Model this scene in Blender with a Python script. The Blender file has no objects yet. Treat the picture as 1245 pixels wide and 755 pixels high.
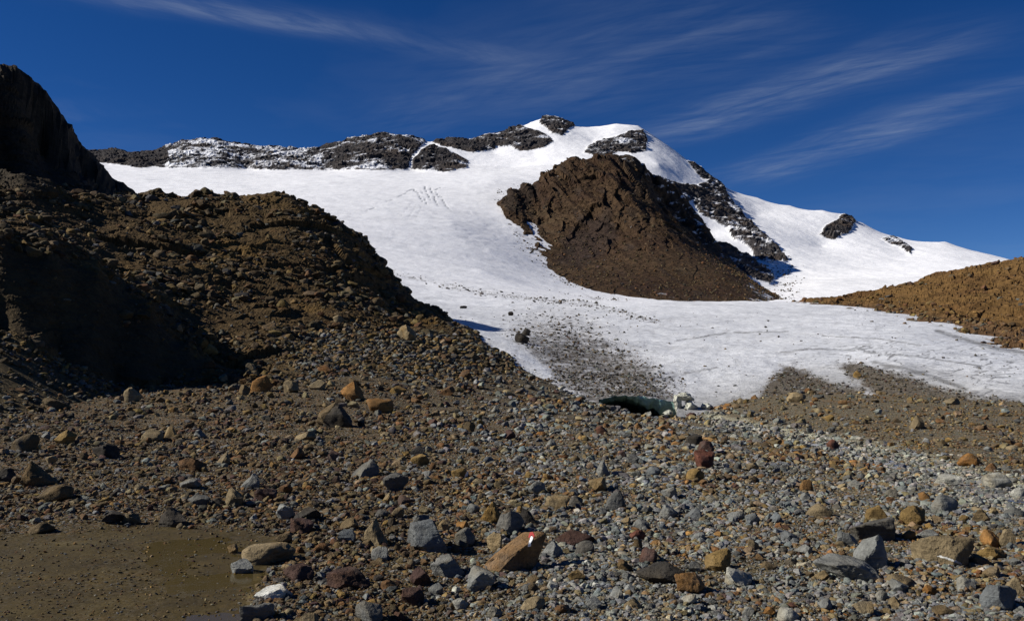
import bpy, bmesh, math, random, time
import numpy as np
from mathutils import Vector, Matrix
from mathutils.bvhtree import BVHTree
T0 = time.time()
rng = np.random.default_rng(11)
random.seed(11)
S = bpy.context.scene
COL = S.collection

# ------------------------------------------------------------------ camera
F, CX, CY = 1078.0, 622.5, 377.5           # focal length and centre of the photograph, in its pixels
HORIZON = 430.0
EYE = 1.6
PITCH = math.atan((HORIZON - CY) / F)
cp_, sp_ = math.cos(PITCH), math.sin(PITCH)
cam = bpy.data.cameras.new('camera')
cam.sensor_width = 36.0
cam.lens = 36.0 * F / 1245.0
cam.clip_start = 0.1
cam.clip_end = 20000
cam_o = bpy.data.objects.new('camera', cam)
cam_o.location = (0, 0, EYE)
cam_o.rotation_euler = (math.radians(90) + PITCH, 0, 0)
COL.objects.link(cam_o)
S.camera = cam_o

# ------------------------------------------------------------------ light
S.view_settings.view_transform = 'Standard'
S.view_settings.look = 'None'
S.view_settings.gamma = 1
S.view_settings.use_curve_mapping = False
S.view_settings.exposure = 0.35
SUN_ELEV, SUN_FWD = math.radians(34), math.radians(-3)
SUNV = Vector((-math.cos(SUN_FWD) * math.cos(SUN_ELEV), math.sin(SUN_FWD) * math.cos(SUN_ELEV), math.sin(SUN_ELEV)))
sl = bpy.data.lights.new('sun', 'SUN')
sl.energy = 5.0
sl.angle = math.radians(0.5)
sl.color = (1.0, 0.95, 0.87)
so = bpy.data.objects.new('sun', sl)
so.rotation_euler = SUNV.to_track_quat('Z', 'Y').to_euler()
COL.objects.link(so)


def P(px, py, Y):
    """world point at depth Y behind a photo pixel"""
    u, v = (px - CX) / F, (CY - py) / F
    dy, dz = cp_ - v * sp_, sp_ + v * cp_
    return u / dy * Y, Y, EYE + dz / dy * Y


def proj(X, Y, Z):
    yc = Y * cp_ + (Z - EYE) * sp_
    zc = -Y * sp_ + (Z - EYE) * cp_
    yc = np.maximum(yc, 1e-3)
    return CX + F * X / yc, CY - F * zc / yc


# ------------------------------------------------------------------ node helper
class NT:
    def __init__(s, tree):
        s.t = tree
        s.n = tree.nodes
        s.l = tree.links

    def node(s, kind, **kw):
        n = s.n.new(kind)
        for k, v in kw.items():
            setattr(n, k, v)
        return n

    def put(s, sock, v):
        if isinstance(v, bpy.types.NodeSocket):
            s.l.new(v, sock)
        elif v is not None:
            sock.default_value = v

    def math(s, op, a, b=None, c=None, clamp=False):
        n = s.node('ShaderNodeMath', operation=op, use_clamp=clamp)
        s.put(n.inputs[0], a)
        s.put(n.inputs[1], b)
        s.put(n.inputs[2], c)
        return n.outputs[0]

    def vmath(s, op, a, b=None, out=0):
        n = s.node('ShaderNodeVectorMath', operation=op)
        s.put(n.inputs[0], a)
        s.put(n.inputs[1], b)
        return n.outputs[out]

    def mix(s, f, a, b, blend='MIX'):
        n = s.node('ShaderNodeMix', data_type='RGBA', blend_type=blend)
        s.put(n.inputs[0], f)
        s.put(n.inputs[6], a)
        s.put(n.inputs[7], b)
        return n.outputs[2]

    def noise(s, vec, scale, detail=4, rough=0.6, dist=0.0, out='Fac'):
        n = s.node('ShaderNodeTexNoise')
        s.put(n.inputs['Vector'], vec)
        n.inputs['Scale'].default_value = scale
        n.inputs['Detail'].default_value = detail
        n.inputs['Roughness'].default_value = rough
        n.inputs['Distortion'].default_value = dist
        return n.outputs[out]

    def voro(s, vec, scale, out='Distance', feature='F1'):
        n = s.node('ShaderNodeTexVoronoi', feature=feature)
        s.put(n.inputs['Vector'], vec)
        n.inputs['Scale'].default_value = scale
        return n.outputs[out]

    def range(s, v, a, b, c=0.0, d=1.0, kind='LINEAR'):
        n = s.node('ShaderNodeMapRange', interpolation_type=kind)
        s.put(n.inputs[0], v)
        for i, q in enumerate((a, b, c, d)):
            n.inputs[i + 1].default_value = q
        return n.outputs[0]

    def bump(s, h, dist, strength=1.0, normal=None):
        n = s.node('ShaderNodeBump')
        s.put(n.inputs['Height'], h)
        n.inputs['Distance'].default_value = dist
        n.inputs['Strength'].default_value = strength
        if normal is not None:
            s.put(n.inputs['Normal'], normal)
        return n.outputs[0]


# ------------------------------------------------------------------ sky
W = bpy.data.worlds.new('World')
S.world = W
W.use_nodes = True
wt = NT(W.node_tree)
W.node_tree.nodes.clear()
sky = wt.node('ShaderNodeTexSky', sky_type='NISHITA')
sky.sun_disc = False
sky.sun_elevation = SUN_ELEV
sky.sun_rotation = math.atan2(SUNV.x, SUNV.y)
sky.altitude = 3000
sky.air_density = 0.75
sky.dust_density = 0.0
sky.ozone_density = 3.0
tc = wt.node('ShaderNodeTexCoord')
sx = wt.node('ShaderNodeSeparateXYZ')
wt.l.new(tc.outputs['Generated'], sx.inputs[0])
zc_ = wt.math('MAXIMUM', sx.outputs[2], 0.06)
cb = wt.node('ShaderNodeCombineXYZ')
wt.put(cb.inputs[0], wt.math('DIVIDE', sx.outputs[0], zc_))
wt.put(cb.inputs[1], wt.math('DIVIDE', sx.outputs[1], zc_))
plane = cb.outputs[0]                        # the point where the ray meets a flat cirrus layer of unit height


def cloud_xy(px, py):
    x, y, z = P(px, py, 1.0)
    return Vector((x / (z - EYE), y / (z - EYE), 0))


def streak(p1, p2, width, amount, soft=0.25):
    a, b = cloud_xy(*p1), cloud_xy(*p2)
    d = (b - a)
    L = d.length
    d /= L
    n = Vector((-d.y, d.x, 0))
    rel = wt.vmath('SUBTRACT', warped, tuple(a))
    t = wt.math('DIVIDE', wt.vmath('DOT_PRODUCT', rel, tuple(n), out=1), width)
    g = wt.math('POWER', 2.718, wt.math('MULTIPLY', wt.math('MULTIPLY', t, t), -1.0))
    s_ = wt.math('DIVIDE', wt.vmath('DOT_PRODUCT', rel, tuple(d), out=1), L)
    win = wt.math('MULTIPLY', wt.range(s_, -soft, soft, 0, 1, 'SMOOTHSTEP'), wt.range(s_, 1 - soft, 1 + soft, 1, 0, 'SMOOTHSTEP'))
    ang = math.atan2(d.y, d.x)
    mp = wt.node('ShaderNodeMapping', vector_type='TEXTURE')
    mp.inputs['Rotation'].default_value = (0, 0, ang)
    mp.inputs['Scale'].default_value = (1.3, 0.22, 1)
    wt.l.new(warped, mp.inputs[0])
    nz = wt.range(wt.noise(mp.outputs[0], 1.5, 8, 0.62, 0.15), 0.22, 0.85)
    mp2 = wt.node('ShaderNodeMapping', vector_type='TEXTURE')
    mp2.inputs['Rotation'].default_value = (0, 0, ang + 0.5)
    mp2.inputs['Scale'].default_value = (0.55, 0.14, 1)
    wt.l.new(warped, mp2.inputs[0])
    nz = wt.math('MULTIPLY', nz, wt.range(wt.noise(mp2.outputs[0], 1.6, 8, 0.66, 0.3), 0.28, 0.68, 0.15, 1.25))
    return wt.math('MULTIPLY', wt.math('MULTIPLY', wt.math('MULTIPLY', g, win), nz), amount)


wv = wt.noise(plane, 0.9, 3, 0.5, 0, 'Color')
warped = wt.vmath('ADD', plane, wt.vmath('MULTIPLY', wt.vmath('SUBTRACT', wv, (0.5, 0.5, 0.5)), (0.35, 0.35, 0)))
cl = None
for args in (((790, 165), (1150, 58), 0.20, 1.0), ((895, 222), (1170, 130), 0.22, 0.75), ((600, 125), (930, 15), 0.42, 0.42),
             ((80, -8), (430, 32), 0.09, 1.0), ((420, 28), (640, 75), 0.12, 0.4), ((1100, 140), (1300, 90), 0.12, 0.45),
             ((480, 160), (660, 70), 0.25, 0.3), ((100, 150), (40, 130), 0.25, 0.25)):
    k = streak(*args)
    cl = k if cl is None else wt.math('ADD', cl, k)
veil = wt.range(wt.noise(warped, 0.55, 5, 0.6, 0.3), 0.5, 0.85, 0, 0.16)
cl = wt.math('ADD', cl, veil, clamp=True)
hs = wt.node('ShaderNodeHueSaturation')
hs.inputs['Saturation'].default_value = 1.30
hs.inputs['Hue'].default_value = 0.512
wt.l.new(sky.outputs[0], hs.inputs['Color'])
CLOUDC = (4.6, 5.4, 6.9, 1)
skyc = wt.mix(wt.math('MULTIPLY', cl, 0.50), hs.outputs[0], CLOUDC)
bg = wt.node('ShaderNodeBackground')
bg.inputs['Strength'].default_value = 0.058
wt.l.new(skyc, bg.inputs[0])
wo = wt.node('ShaderNodeOutputWorld')
wt.l.new(bg.outputs[0], wo.inputs[0])


# ------------------------------------------------------------------ numpy noise
def _h(ix, iy, iz, seed):
    h = (ix.astype(np.uint32) * np.uint32(374761393) + iy.astype(np.uint32) * np.uint32(668265263)
         + iz.astype(np.uint32) * np.uint32(2147483647 % 1274126177) + np.uint32((seed * 974634777) & 0xffffffff))
    h = (h ^ (h >> np.uint32(13))) * np.uint32(1274126177)
    h = h ^ (h >> np.uint32(16))
    h = h * np.uint32(2246822519)
    return h ^ (h >> np.uint32(15))


def perlin(x, y, z=None, seed=0):
    x = np.asarray(x, float)
    y = np.asarray(y, float)
    z = np.zeros_like(x) if z is None else np.asarray(z, float)
    xi, yi, zi = np.floor(x).astype(np.int64), np.floor(y).astype(np.int64), np.floor(z).astype(np.int64)
    xf, yf, zf = x - xi, y - yi, z - zi
    fx, fy, fz = (t * t * t * (t * (t * 6 - 15) + 10) for t in (xf, yf, zf))
    r = 0
    for dx in (0, 1):
        wx = fx if dx else 1 - fx
        for dy in (0, 1):
            wy = fy if dy else 1 - fy
            for dz in (0, 1):
                wz = fz if dz else 1 - fz
                h = _h(xi + dx, yi + dy, zi + dz, seed)
                gx = (h & np.uint32(1023)).astype(float) / 511.5 - 1
                gy = ((h >> np.uint32(10)) & np.uint32(1023)).astype(float) / 511.5 - 1
                gz = ((h >> np.uint32(20)) & np.uint32(1023)).astype(float) / 511.5 - 1
                r = r + wx * wy * wz * (gx * (xf - dx) + gy * (yf - dy) + gz * (zf - dz))
    return r * 1.3


def fbm(x, y, z=None, oct=4, gain=0.5, lac=2.03, seed=0, ridge=False):
    a, f, s, tot = 1.0, 1.0, 0, 0
    for o in range(oct):
        n = perlin(x * f, y * f, None if z is None else z * f, seed + o * 17)
        if ridge:
            n = 1 - 2 * np.abs(n) ** 0.8
        s = s + a * n
        tot += a
        a *= gain
        f *= lac
    return s / tot


def facets(x, y, z, seed=0):
    """blocky rock: every Worley cell carries its own tilted plane"""
    sh = x.shape
    x, y, z = x.ravel(), y.ravel(), z.ravel()
    xi, yi, zi = np.floor(x).astype(np.int64), np.floor(y).astype(np.int64), np.floor(z).astype(np.int64)
    best = np.full(x.shape, 9.0)
    val = np.zeros(x.shape)
    for dx in (-1, 0, 1):
        for dy in (-1, 0, 1):
            for dz in (-1, 0, 1):
                cx, cy, cz = xi + dx, yi + dy, zi + dz
                h = _h(cx, cy, cz, seed)
                qx = cx + (h & np.uint32(255)).astype(float) / 255
                qy = cy + ((h >> np.uint32(8)) & np.uint32(255)).astype(float) / 255
                qz = cz + ((h >> np.uint32(16)) & np.uint32(255)).astype(float) / 255
                ex, ey, ez = x - qx, y - qy, z - qz
                d = ex * ex + ey * ey + ez * ez
                h2 = _h(cx, cy, cz, seed + 7)
                g1 = (h2 & np.uint32(255)).astype(float) / 127.5 - 1
                g2 = ((h2 >> np.uint32(8)) & np.uint32(255)).astype(float) / 127.5 - 1
                g3 = ((h2 >> np.uint32(16)) & np.uint32(255)).astype(float) / 127.5 - 1
                o = ((h2 >> np.uint32(24)) & np.uint32(255)).astype(float) / 127.5 - 1
                v = 0.5 * o + 0.8 * (g1 * ex + g2 * ey + g3 * ez)
                m = d < best
                best = np.where(m, d, best)
                val = np.where(m, v, val)
    return val.reshape(sh)


def sstep(x, a, b):
    t = np.clip((x - a) / (b - a), 0, 1)
    return t * t * (3 - 2 * t)


def inpoly(px, py, poly):
    inside = np.zeros(px.shape, bool)
    n = len(poly)
    for i in range(n):
        x1, y1 = poly[i]
        x2, y2 = poly[(i + 1) % n]
        if y1 == y2:
            continue
        c = (y1 > py) != (y2 > py)
        inside ^= c & (px < (x2 - x1) * (py - y1) / (y2 - y1) + x1)
    return inside


def polydist(px, py, poly, closed=True):
    d = np.full(px.shape, 1e9)
    n = len(poly)
    for i in range(n if closed else n - 1):
        x1, y1 = poly[i]
        x2, y2 = poly[(i + 1) % n]
        vx, vy = x2 - x1, y2 - y1
        t = np.clip(((px - x1) * vx + (py - y1) * vy) / (vx * vx + vy * vy + 1e-9), 0, 1)
        d = np.minimum(d, np.hypot(px - x1 - t * vx, py - y1 - t * vy))
    return d


def signed(px, py, poly):
    d = polydist(px, py, poly)
    return np.where(inpoly(px, py, poly), d, -d)


# ------------------------------------------------------------------ terrain patches
class Patch:
    """a sheet of terrain whose height over (azimuth, distance) is fitted through surveyed points (px, py, distance)"""
    KL = 4.0

    def __init__(s, ctrl, world=()):
        q, v = [], []
        for px, py, Y in ctrl:
            x, y, z = P(px, py, Y)
            q.append((x / y * F / 100, math.log(y) * s.KL))
            v.append((z - EYE) / y)
        for x, y, z in world:
            q.append((x / y * F / 100, math.log(y) * s.KL))
            v.append((z - EYE) / y)
        s.q = np.array(q)
        n = len(q)
        D = np.hypot(*(s.q[:, None, :] - s.q[None, :, :]).transpose(2, 0, 1))
        A = np.zeros((n + 3, n + 3))
        A[:n, :n] = D
        A[:n, n] = 1
        A[:n, n + 1:] = s.q
        A[n, :n] = 1
        A[n + 1:, :n] = s.q.T
        b = np.zeros(n + 3)
        b[:n] = v
        s.w = np.linalg.lstsq(A, b, rcond=None)[0]

    def e(s, a, L):
        sh = a.shape
        q = np.stack([a.ravel() * F / 100, L.ravel() * s.KL], 1)
        out = np.empty(len(q))
        n = len(s.q)
        for i in range(0, len(q), 20000):
            c = q[i:i + 20000]
            D = np.hypot(c[:, None, 0] - s.q[None, :, 0], c[:, None, 1] - s.q[None, :, 1])
            out[i:i + 20000] = D @ s.w[:n] + s.w[n] + c @ s.w[n + 1:]
        return out.reshape(sh)

    def grid(s, px0, px1, nc, Ys):
        a = ((np.linspace(px0, px1, nc) if nc else np.asarray(px0)) - CX) / F
        L = np.log(np.asarray(Ys))
        A, LL = np.meshgrid(a, L)
        E = s.e(A, LL)
        s.Y = np.exp(LL)
        s.X = A * s.Y
        s.Z = EYE + E * s.Y
        return s

    def normals(s):
        p = np.stack([s.X, s.Y, s.Z], -1)
        du = np.gradient(p, axis=1)
        dv = np.gradient(p, axis=0)
        n = np.cross(du, dv)
        n /= np.linalg.norm(n, axis=-1, keepdims=True) + 1e-12
        return n

    def push(s, n, d):
        s.X = s.X + n[..., 0] * d
        s.Y = s.Y + n[..., 1] * d
        s.Z = s.Z + n[..., 2] * d

    def pix(s):
        return proj(s.X, s.Y, s.Z)


def rows(*seg):
    """distances: rows(45, (250, n), (650, m) ...) log spaced between the stops"""
    out = [np.array([float(seg[0])])]
    a = seg[0]
    for b, n in seg[1:]:
        out.append(np.exp(np.linspace(math.log(a), math.log(b), n + 1))[1:])
        a = b
    return np.concatenate(out)


def mesh_from(name, V, Fq, mat, col=None, smooth=True, k=4, extra=None):
    me = bpy.data.meshes.new(name)
    me.vertices.add(len(V))
    me.vertices.foreach_set('co', np.ascontiguousarray(V, np.float32).ravel())
    Fq = np.ascontiguousarray(Fq, np.int32)
    me.loops.add(Fq.size)
    me.loops.foreach_set('vertex_index', Fq.ravel())
    me.polygons.add(len(Fq))
    me.polygons.foreach_set('loop_start', np.arange(0, Fq.size, k, dtype=np.int32))
    me.polygons.foreach_set('loop_total', np.full(len(Fq), k, np.int32))
    me.polygons.foreach_set('use_smooth', np.full(len(Fq), smooth, bool))
    if col is not None:
        at = me.color_attributes.new('Col', 'FLOAT_COLOR', 'POINT')
        c = np.ones((len(V), 4), np.float32)
        c[:, :col.shape[1]] = col
        at.data.foreach_set('color', c.ravel())
    me.update(calc_edges=True)
    me.validate()
    me.materials.append(mat)
    return me


def link(name, me, parent=None, **props):
    o = bpy.data.objects.new(name, me)
    COL.objects.link(o)
    if parent is not None:
        o.parent = parent
    for k_, v in props.items():
        o[k_] = v
    return o


ALLV = []                                     # every visible terrain vertex, to set stones down on


def grid_faces(R, C):
    i = np.arange(R * C).reshape(R, C)
    return np.stack([i[:-1, :-1], i[:-1, 1:], i[1:, 1:], i[1:, :-1]], -1)


def patch_object(name, pt, col, mat, smooth=True, keep=None, **props):
    V = np.stack([pt.X, pt.Y, pt.Z], -1).reshape(-1, 3)
    Fq = grid_faces(*pt.X.shape)
    if keep is not None:
        Fq = Fq[keep]
    Fq = Fq.reshape(-1, 4)
    use = np.unique(Fq)
    re = np.full(len(V), -1, np.int64)
    re[use] = np.arange(len(use))
    V2 = V[use]
    me = mesh_from(name, V2, re[Fq], mat, col.reshape(-1, col.shape[-1])[use], smooth)
    ALLV.append(V2)
    props.setdefault('kind', 'structure')
    return link(name, me, **props)


def lerp(a, b, t):
    return a + (np.asarray(b) - a) * t[..., None]


# ------------------------------------------------------------------ materials
def base_mat(name):
    m = bpy.data.materials.new(name)
    m.use_nodes = True
    m.node_tree.nodes.clear()
    t = NT(m.node_tree)
    b = t.node('ShaderNodeBsdfPrincipled')
    o = t.node('ShaderNodeOutputMaterial')
    t.l.new(b.outputs[0], o.inputs[0])
    return m, t, b


def vcol(t):
    a = t.node('ShaderNodeAttribute', attribute_name='Col')
    return a.outputs['Color'], a.outputs['Alpha']


def rock_mat(name, sc, bd, spec=0.08, rough=0.9, contrast=0.55):
    """rock face: vertex colour is the kind of rock, noise gives grain and joints; sc in 1/m, bd bump in m"""
    m, t, b = base_mat(name)
    c, al = vcol(t)
    pos = t.node('ShaderNodeNewGeometry').outputs['Position']
    n1 = t.noise(pos, sc, 8, 0.68)
    n2 = t.noise(pos, sc * 6, 5, 0.7)
    v = t.voro(pos, sc * 3.2)
    f = t.math('ADD', t.math('MULTIPLY', n1, 0.6), t.math('MULTIPLY', n2, 0.4))
    f = t.range(f, 0.3, 0.7, 1 - contrast, 1 + contrast)
    cc = t.mix(1.0, c, f, 'MULTIPLY')
    t.put(b.inputs['Base Color'], cc)
    b.inputs['Roughness'].default_value = rough
    b.inputs['Specular IOR Level'].default_value = spec
    h = t.math('ADD', t.math('ADD', n1, t.math('MULTIPLY', n2, 0.35)), t.math('MULTIPLY', v, 0.4))
    t.put(b.inputs['Normal'], t.bump(h, bd))
    return m


def ground_mat():
    m, t, b = base_mat('gravelly_earth')
    c, wet = vcol(t)
    pos = t.node('ShaderNodeNewGeometry').outputs['Position']
    n1 = t.noise(pos, 2.2, 7, 0.65)
    n2 = t.noise(pos, 38, 4, 0.7)
    vc = t.voro(pos, 42, 'Color')
    vd = t.voro(pos, 42)
    vc2 = t.voro(pos, 15, 'Color')
    vd2 = t.voro(pos, 15)
    sep = t.node('ShaderNodeSeparateColor')
    t.l.new(vc, sep.inputs[0])
    sep2 = t.node('ShaderNodeSeparateColor')
    t.l.new(vc2, sep2.inputs[0])
    dry = t.math('SUBTRACT', 1.0, wet, clamp=True)
    f = t.range(n1, 0.3, 0.7, 0.65, 1.35)
    cc = t.mix(1.0, c, f, 'MULTIPLY')
    g = t.math('MULTIPLY', t.range(sep.outputs[0], 0, 1, 0.45, 1.75), t.range(sep2.outputs[1], 0, 1, 0.7, 1.3))
    gf = t.mix(t.math('MULTIPLY_ADD', dry, 0.72, 0.12), (1, 1, 1, 1), g)
    cc = t.mix(1.0, cc, gf, 'MULTIPLY')
    # every few pebbles are grey or rusty
    cc = t.mix(t.math('MULTIPLY', t.math('GREATER_THAN', sep.outputs[1], 0.74), t.math('MULTIPLY', dry, 0.6)), cc, (0.2, 0.2, 0.19, 1))
    cc = t.mix(t.math('MULTIPLY', t.math('GREATER_THAN', sep2.outputs[2], 0.85), t.math('MULTIPLY', dry, 0.5)), cc, (0.17, 0.085, 0.035, 1))
    t.put(b.inputs['Base Color'], cc)
    t.put(b.inputs['Roughness'], t.math('MULTIPLY_ADD', wet, -0.25, 0.92))
    t.put(b.inputs['Specular IOR Level'], t.math('MULTIPLY_ADD', wet, 0.12, 0.08))
    h = t.math('ADD', t.math('MULTIPLY', t.math('SUBTRACT', 1.0, vd), 0.5), t.math('MULTIPLY', t.math('SUBTRACT', 1.0, vd2), 1.2))
    h = t.math('ADD', t.math('MULTIPLY', h, t.math('MULTIPLY_ADD', dry, 0.95, 0.05)), t.math('MULTIPLY', t.math('MULTIPLY_ADD', wet, -0.75, 1.0), t.math('ADD', t.math('MULTIPLY', n1, 1.2), t.math('MULTIPLY', n2, 0.5))))
    t.put(b.inputs['Normal'], t.bump(h, 0.03))
    return m


def ice_mat():
    """glacier surface; vertex colour holds how dirty the ice is"""
    m, t, b = base_mat('glacier_ice')
    c, al = vcol(t)
    pos = t.node('ShaderNodeNewGeometry').outputs['Position']
    n0 = t.noise(pos, 0.06, 6, 0.6)
    n1 = t.noise(pos, 0.9, 7, 0.7)
    n2 = t.noise(pos, 5.0, 5, 0.7)
    f = t.math('MULTIPLY', t.math('MULTIPLY', t.range(n1, 0.3, 0.6, 0.74, 1.1), t.range(n2, 0.3, 0.6, 0.80, 1.06)), t.range(n0, 0.35, 0.65, 0.90, 1.05))
    cc = t.mix(1.0, c, f, 'MULTIPLY')
    t.put(b.inputs['Base Color'], cc)
    b.inputs['Roughness'].default_value = 0.6
    b.inputs['Specular IOR Level'].default_value = 0.25
    h = t.math('ADD', n1, t.math('MULTIPLY', n2, 0.3))
    t.put(b.inputs['Normal'], t.bump(h, 0.24, 0.8, t.bump(n0, 2.0, 0.35)))
    return m


def snow_mat():
    m, t, b = base_mat('snow')
    c, al = vcol(t)
    pos = t.node('ShaderNodeNewGeometry').outputs['Position']
    n0 = t.noise(pos, 0.012, 6, 0.55)
    n1 = t.noise(pos, 0.12, 5, 0.6)
    cc = t.mix(1.0, c, t.range(n0, 0.3, 0.7, 0.96, 1.03), 'MULTIPLY')
    t.put(b.inputs['Base Color'], cc)
    b.inputs['Roughness'].default_value = 0.7
    b.inputs['Specular IOR Level'].default_value = 0.2
    t.put(b.inputs['Normal'], t.bump(n1, 1.0, 0.7, t.bump(n0, 10.0, 0.5)))
    return m


def stone_mat(name, src, sc):
    """stones: colour from the object (or, for rubble, from the mesh), banding, stains and grain from noise"""
    m, t, b = base_mat(name)
    tcn = t.node('ShaderNodeTexCoord')
    if src == 'object':
        oi = t.node('ShaderNodeObjectInfo')
        c = oi.outputs['Color']
        pos = t.vmath('ADD', t.node('ShaderNodeNewGeometry').outputs['Position'], t.vmath('MULTIPLY', (31.0, 17.0, 9.0), oi.outputs['Random']))
    else:
        c = t.node('ShaderNodeAttribute', attribute_type='INSTANCER', attribute_name='Col').outputs['Color']
        pos = t.node('ShaderNodeNewGeometry').outputs['Position']
    n1 = t.noise(pos, sc, 7, 0.66, 0.3)
    n2 = t.noise(pos, sc * 9, 5, 0.7)
    n3 = t.noise(pos, sc * 0.45, 4, 0.6)
    f = t.math('MULTIPLY', t.range(n1, 0.28, 0.72, 0.55, 1.45), t.range(n2, 0.25, 0.75, 0.72, 1.28))
    cc = t.mix(1.0, c, f, 'MULTIPLY')
    st = t.mix(1.0, cc, (1.08, 0.85, 0.5, 1), 'MULTIPLY')
    cc = t.mix(t.range(n3, 0.52, 0.7, 0, 0.7), cc, st)
    n5 = t.noise(pos, sc * 0.8, 5, 0.7)
    cc = t.mix(t.range(n5, 0.52, 0.68, 0, 0.4), cc, (0.12, 0.115, 0.10, 1))
    n6 = t.noise(pos, sc * 0.3, 2, 0.5)
    cc = t.mix(t.range(n6, 0.45, 0.7, 0, 0.35), cc, (0.075, 0.055, 0.032, 1))
    mp = t.node('ShaderNodeMapping')
    mp.inputs['Rotation'].default_value = (0.6, 0.5, 0.2)
    mp.inputs['Scale'].default_value = (0.25, 0.6, 4.0)
    t.l.new(pos, mp.inputs[0])
    band = t.noise(mp.outputs[0], sc * 1.3, 4, 0.6)
    cc = t.mix(1.0, cc, t.range(band, 0.35, 0.65, 0.82, 1.16), 'MULTIPLY')
    t.put(b.inputs['Base Color'], cc)
    b.inputs['Roughness'].default_value = 0.88
    b.inputs['Specular IOR Level'].default_value = 0.12
    h = t.math('ADD', n1, t.math('ADD', t.math('MULTIPLY', n2, 0.35), t.math('MULTIPLY', band, 0.4)))
    t.put(b.inputs['Normal'], t.bump(h, 0.25 / sc, 0.9))
    return m


def plain_mat(name, c, rough, spec=0.5, bump=None, vary=None):
    m, t, b = base_mat(name)
    pos = t.node('ShaderNodeNewGeometry').outputs['Position']
    if vary:
        n = t.noise(pos, vary[0], 5, 0.65)
        t.put(b.inputs['Base Color'], t.mix(1.0, c, t.range(n, 0.3, 0.7, 1 - vary[1], 1 + vary[1]), 'MULTIPLY'))
    else:
        b.inputs['Base Color'].default_value = c
    b.inputs['Roughness'].default_value = rough
    b.inputs['Specular IOR Level'].default_value = spec
    if bump:
        t.put(b.inputs['Normal'], t.bump(t.noise(pos, bump[0], 5, 0.6), bump[1]))
    return m


M_GROUND = ground_mat()
M_ICE = ice_mat()
M_SNOW = snow_mat()
M_RIDGE = rock_mat('ridge_rock', 1.6, 0.12, contrast=0.6)
M_HILL = rock_mat('buttress_rock', 0.06, 4.0, contrast=0.6)
M_FAR = rock_mat('summit_rock', 0.05, 5.0, contrast=0.5)
M_MORAINE = rock_mat('moraine_earth', 0.35, 0.7)
M_STONE = stone_mat('stone', 'object', 4.0)
M_RUBBLE = stone_mat('rubble_stone', 'mesh', 6.0)
M_FARRUBBLE = stone_mat('far_rubble_stone', 'mesh', 0.8)

# ================================================================== GROUND
gc = []
for px in (-300, 0, 200, 330, 450, 620, 800, 1000, 1245, 1540):
    gc.append((px, 755, 5.35 if px < 400 else 5.3))
for px, py, Y in ((-300, 690, 6.9), (0, 690, 6.9), (200, 690, 6.9), (330, 688, 7), (620, 686, 7), (900, 684, 7), (1245, 684, 7.05), (1540, 684, 7),
                  (-300, 640, 8.7), (0, 640, 8.7), (150, 638, 8.8), (300, 636, 8.9), (450, 632, 9.2), (620, 630, 9.3), (900, 632, 9.3), (1245, 632, 9.6), (1540, 630, 9.6),
                  (-300, 590, 12), (0, 590, 11.6), (200, 590, 11.8), (420, 585, 12.5), (620, 588, 12.6), (800, 592, 12.6), (1000, 596, 13.4), (1120, 592, 14), (1245, 596, 14.3), (1540, 600, 13.5),
                  (-300, 530, 21), (0, 535, 19), (200, 530, 22), (400, 530, 22), (600, 535, 22), (800, 545, 22), (900, 545, 22.5), (1000, 556, 22), (1100, 560, 21), (1200, 575, 18),
                  (1245, 565, 20), (1540, 560, 21),
                  (-300, 480, 30), (0, 490, 30), (200, 480, 34), (350, 480, 34), (500, 495, 34), (600, 500, 35), (700, 512, 34), (800, 520, 34), (900, 524, 33), (960, 526, 33), (1050, 528, 31), (1100, 520, 32), (1200, 520, 31), (1400, 520, 31),
                  (250, 462, 42), (420, 450, 44), (520, 455, 47), (620, 468, 50), (680, 480, 50), (735, 495, 47), (770, 504, 46), (812, 511, 45.5), (860, 506, 45.5), (900, 510, 42), (950, 500, 44), (1000, 495, 44), (1100, 492, 43), (1245, 500, 39), (1400, 500, 38),
                  (560, 440, 58), (620, 440, 62), (680, 468, 58), (728, 492, 53), (740, 502, 53), (735, 504, 58), (775, 513, 54), (812, 515, 52), (850, 502, 52), (870, 494, 52), (900, 486, 53), (950, 480, 53), (1000, 477, 54), (1100, 478, 53), (1200, 486, 48), (1245, 487, 47), (1400, 490, 46),
                  (400, 440, 70), (560, 440, 90), (640, 450, 90), (735, 505, 75), (820, 508, 75), (870, 500, 75), (950, 485, 75), (1000, 478, 75), (1100, 480, 75), (1245, 490, 70), (1400, 490, 70),
                  (0, 440, 60), (-300, 440, 60), (-300, 440, 120), (200, 440, 120), (640, 450, 120), (1000, 470, 120), (1400, 480, 120)):
    gc.append((px, py, Y))
for px in (-2400, -1100, 2400, 3600):
    for py, Y in ((755, 5.3), (690, 7), (632, 9.4), (595, 13.5), (545, 22), (490, 34), (470, 50), (455, 75), (450, 120)):
        gc.append((px, py, Y))
ground = Patch(gc, world=[(x * 2.0, 2.0, 0.0) for x in (-0.9, -0.5, 0, 0.5, 0.9)] + [(x * 3.4, 3.4, 0.0) for x in (-0.9, -0.5, 0, 0.5, 0.9)])
ground.grid(np.concatenate([np.linspace(-2400, -290, 70), np.linspace(-260, 1500, 560), np.linspace(1530, 3600, 70)]), None, 0, rows(2.0, (5, 40), (60, 470), (120, 30)))
gx, gy = ground.X, ground.Y
gpx, gpy = ground.pix()
gpx0, gpy0 = gpx, gpy
nw = 14 * fbm(gx * 0.5, gy * 0.5, oct=3, seed=5)
WETP = [(-300, 655), (0, 650), (60, 640), (190, 632), (300, 634), (345, 650), (400, 668), (365, 690), (330, 705), (312, 725), (300, 760), (290, 800), (-300, 800)]
wet = sstep(signed(gpx + 3.5 * nw, gpy + nw * 2.0, WETP), -8, 14)
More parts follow.
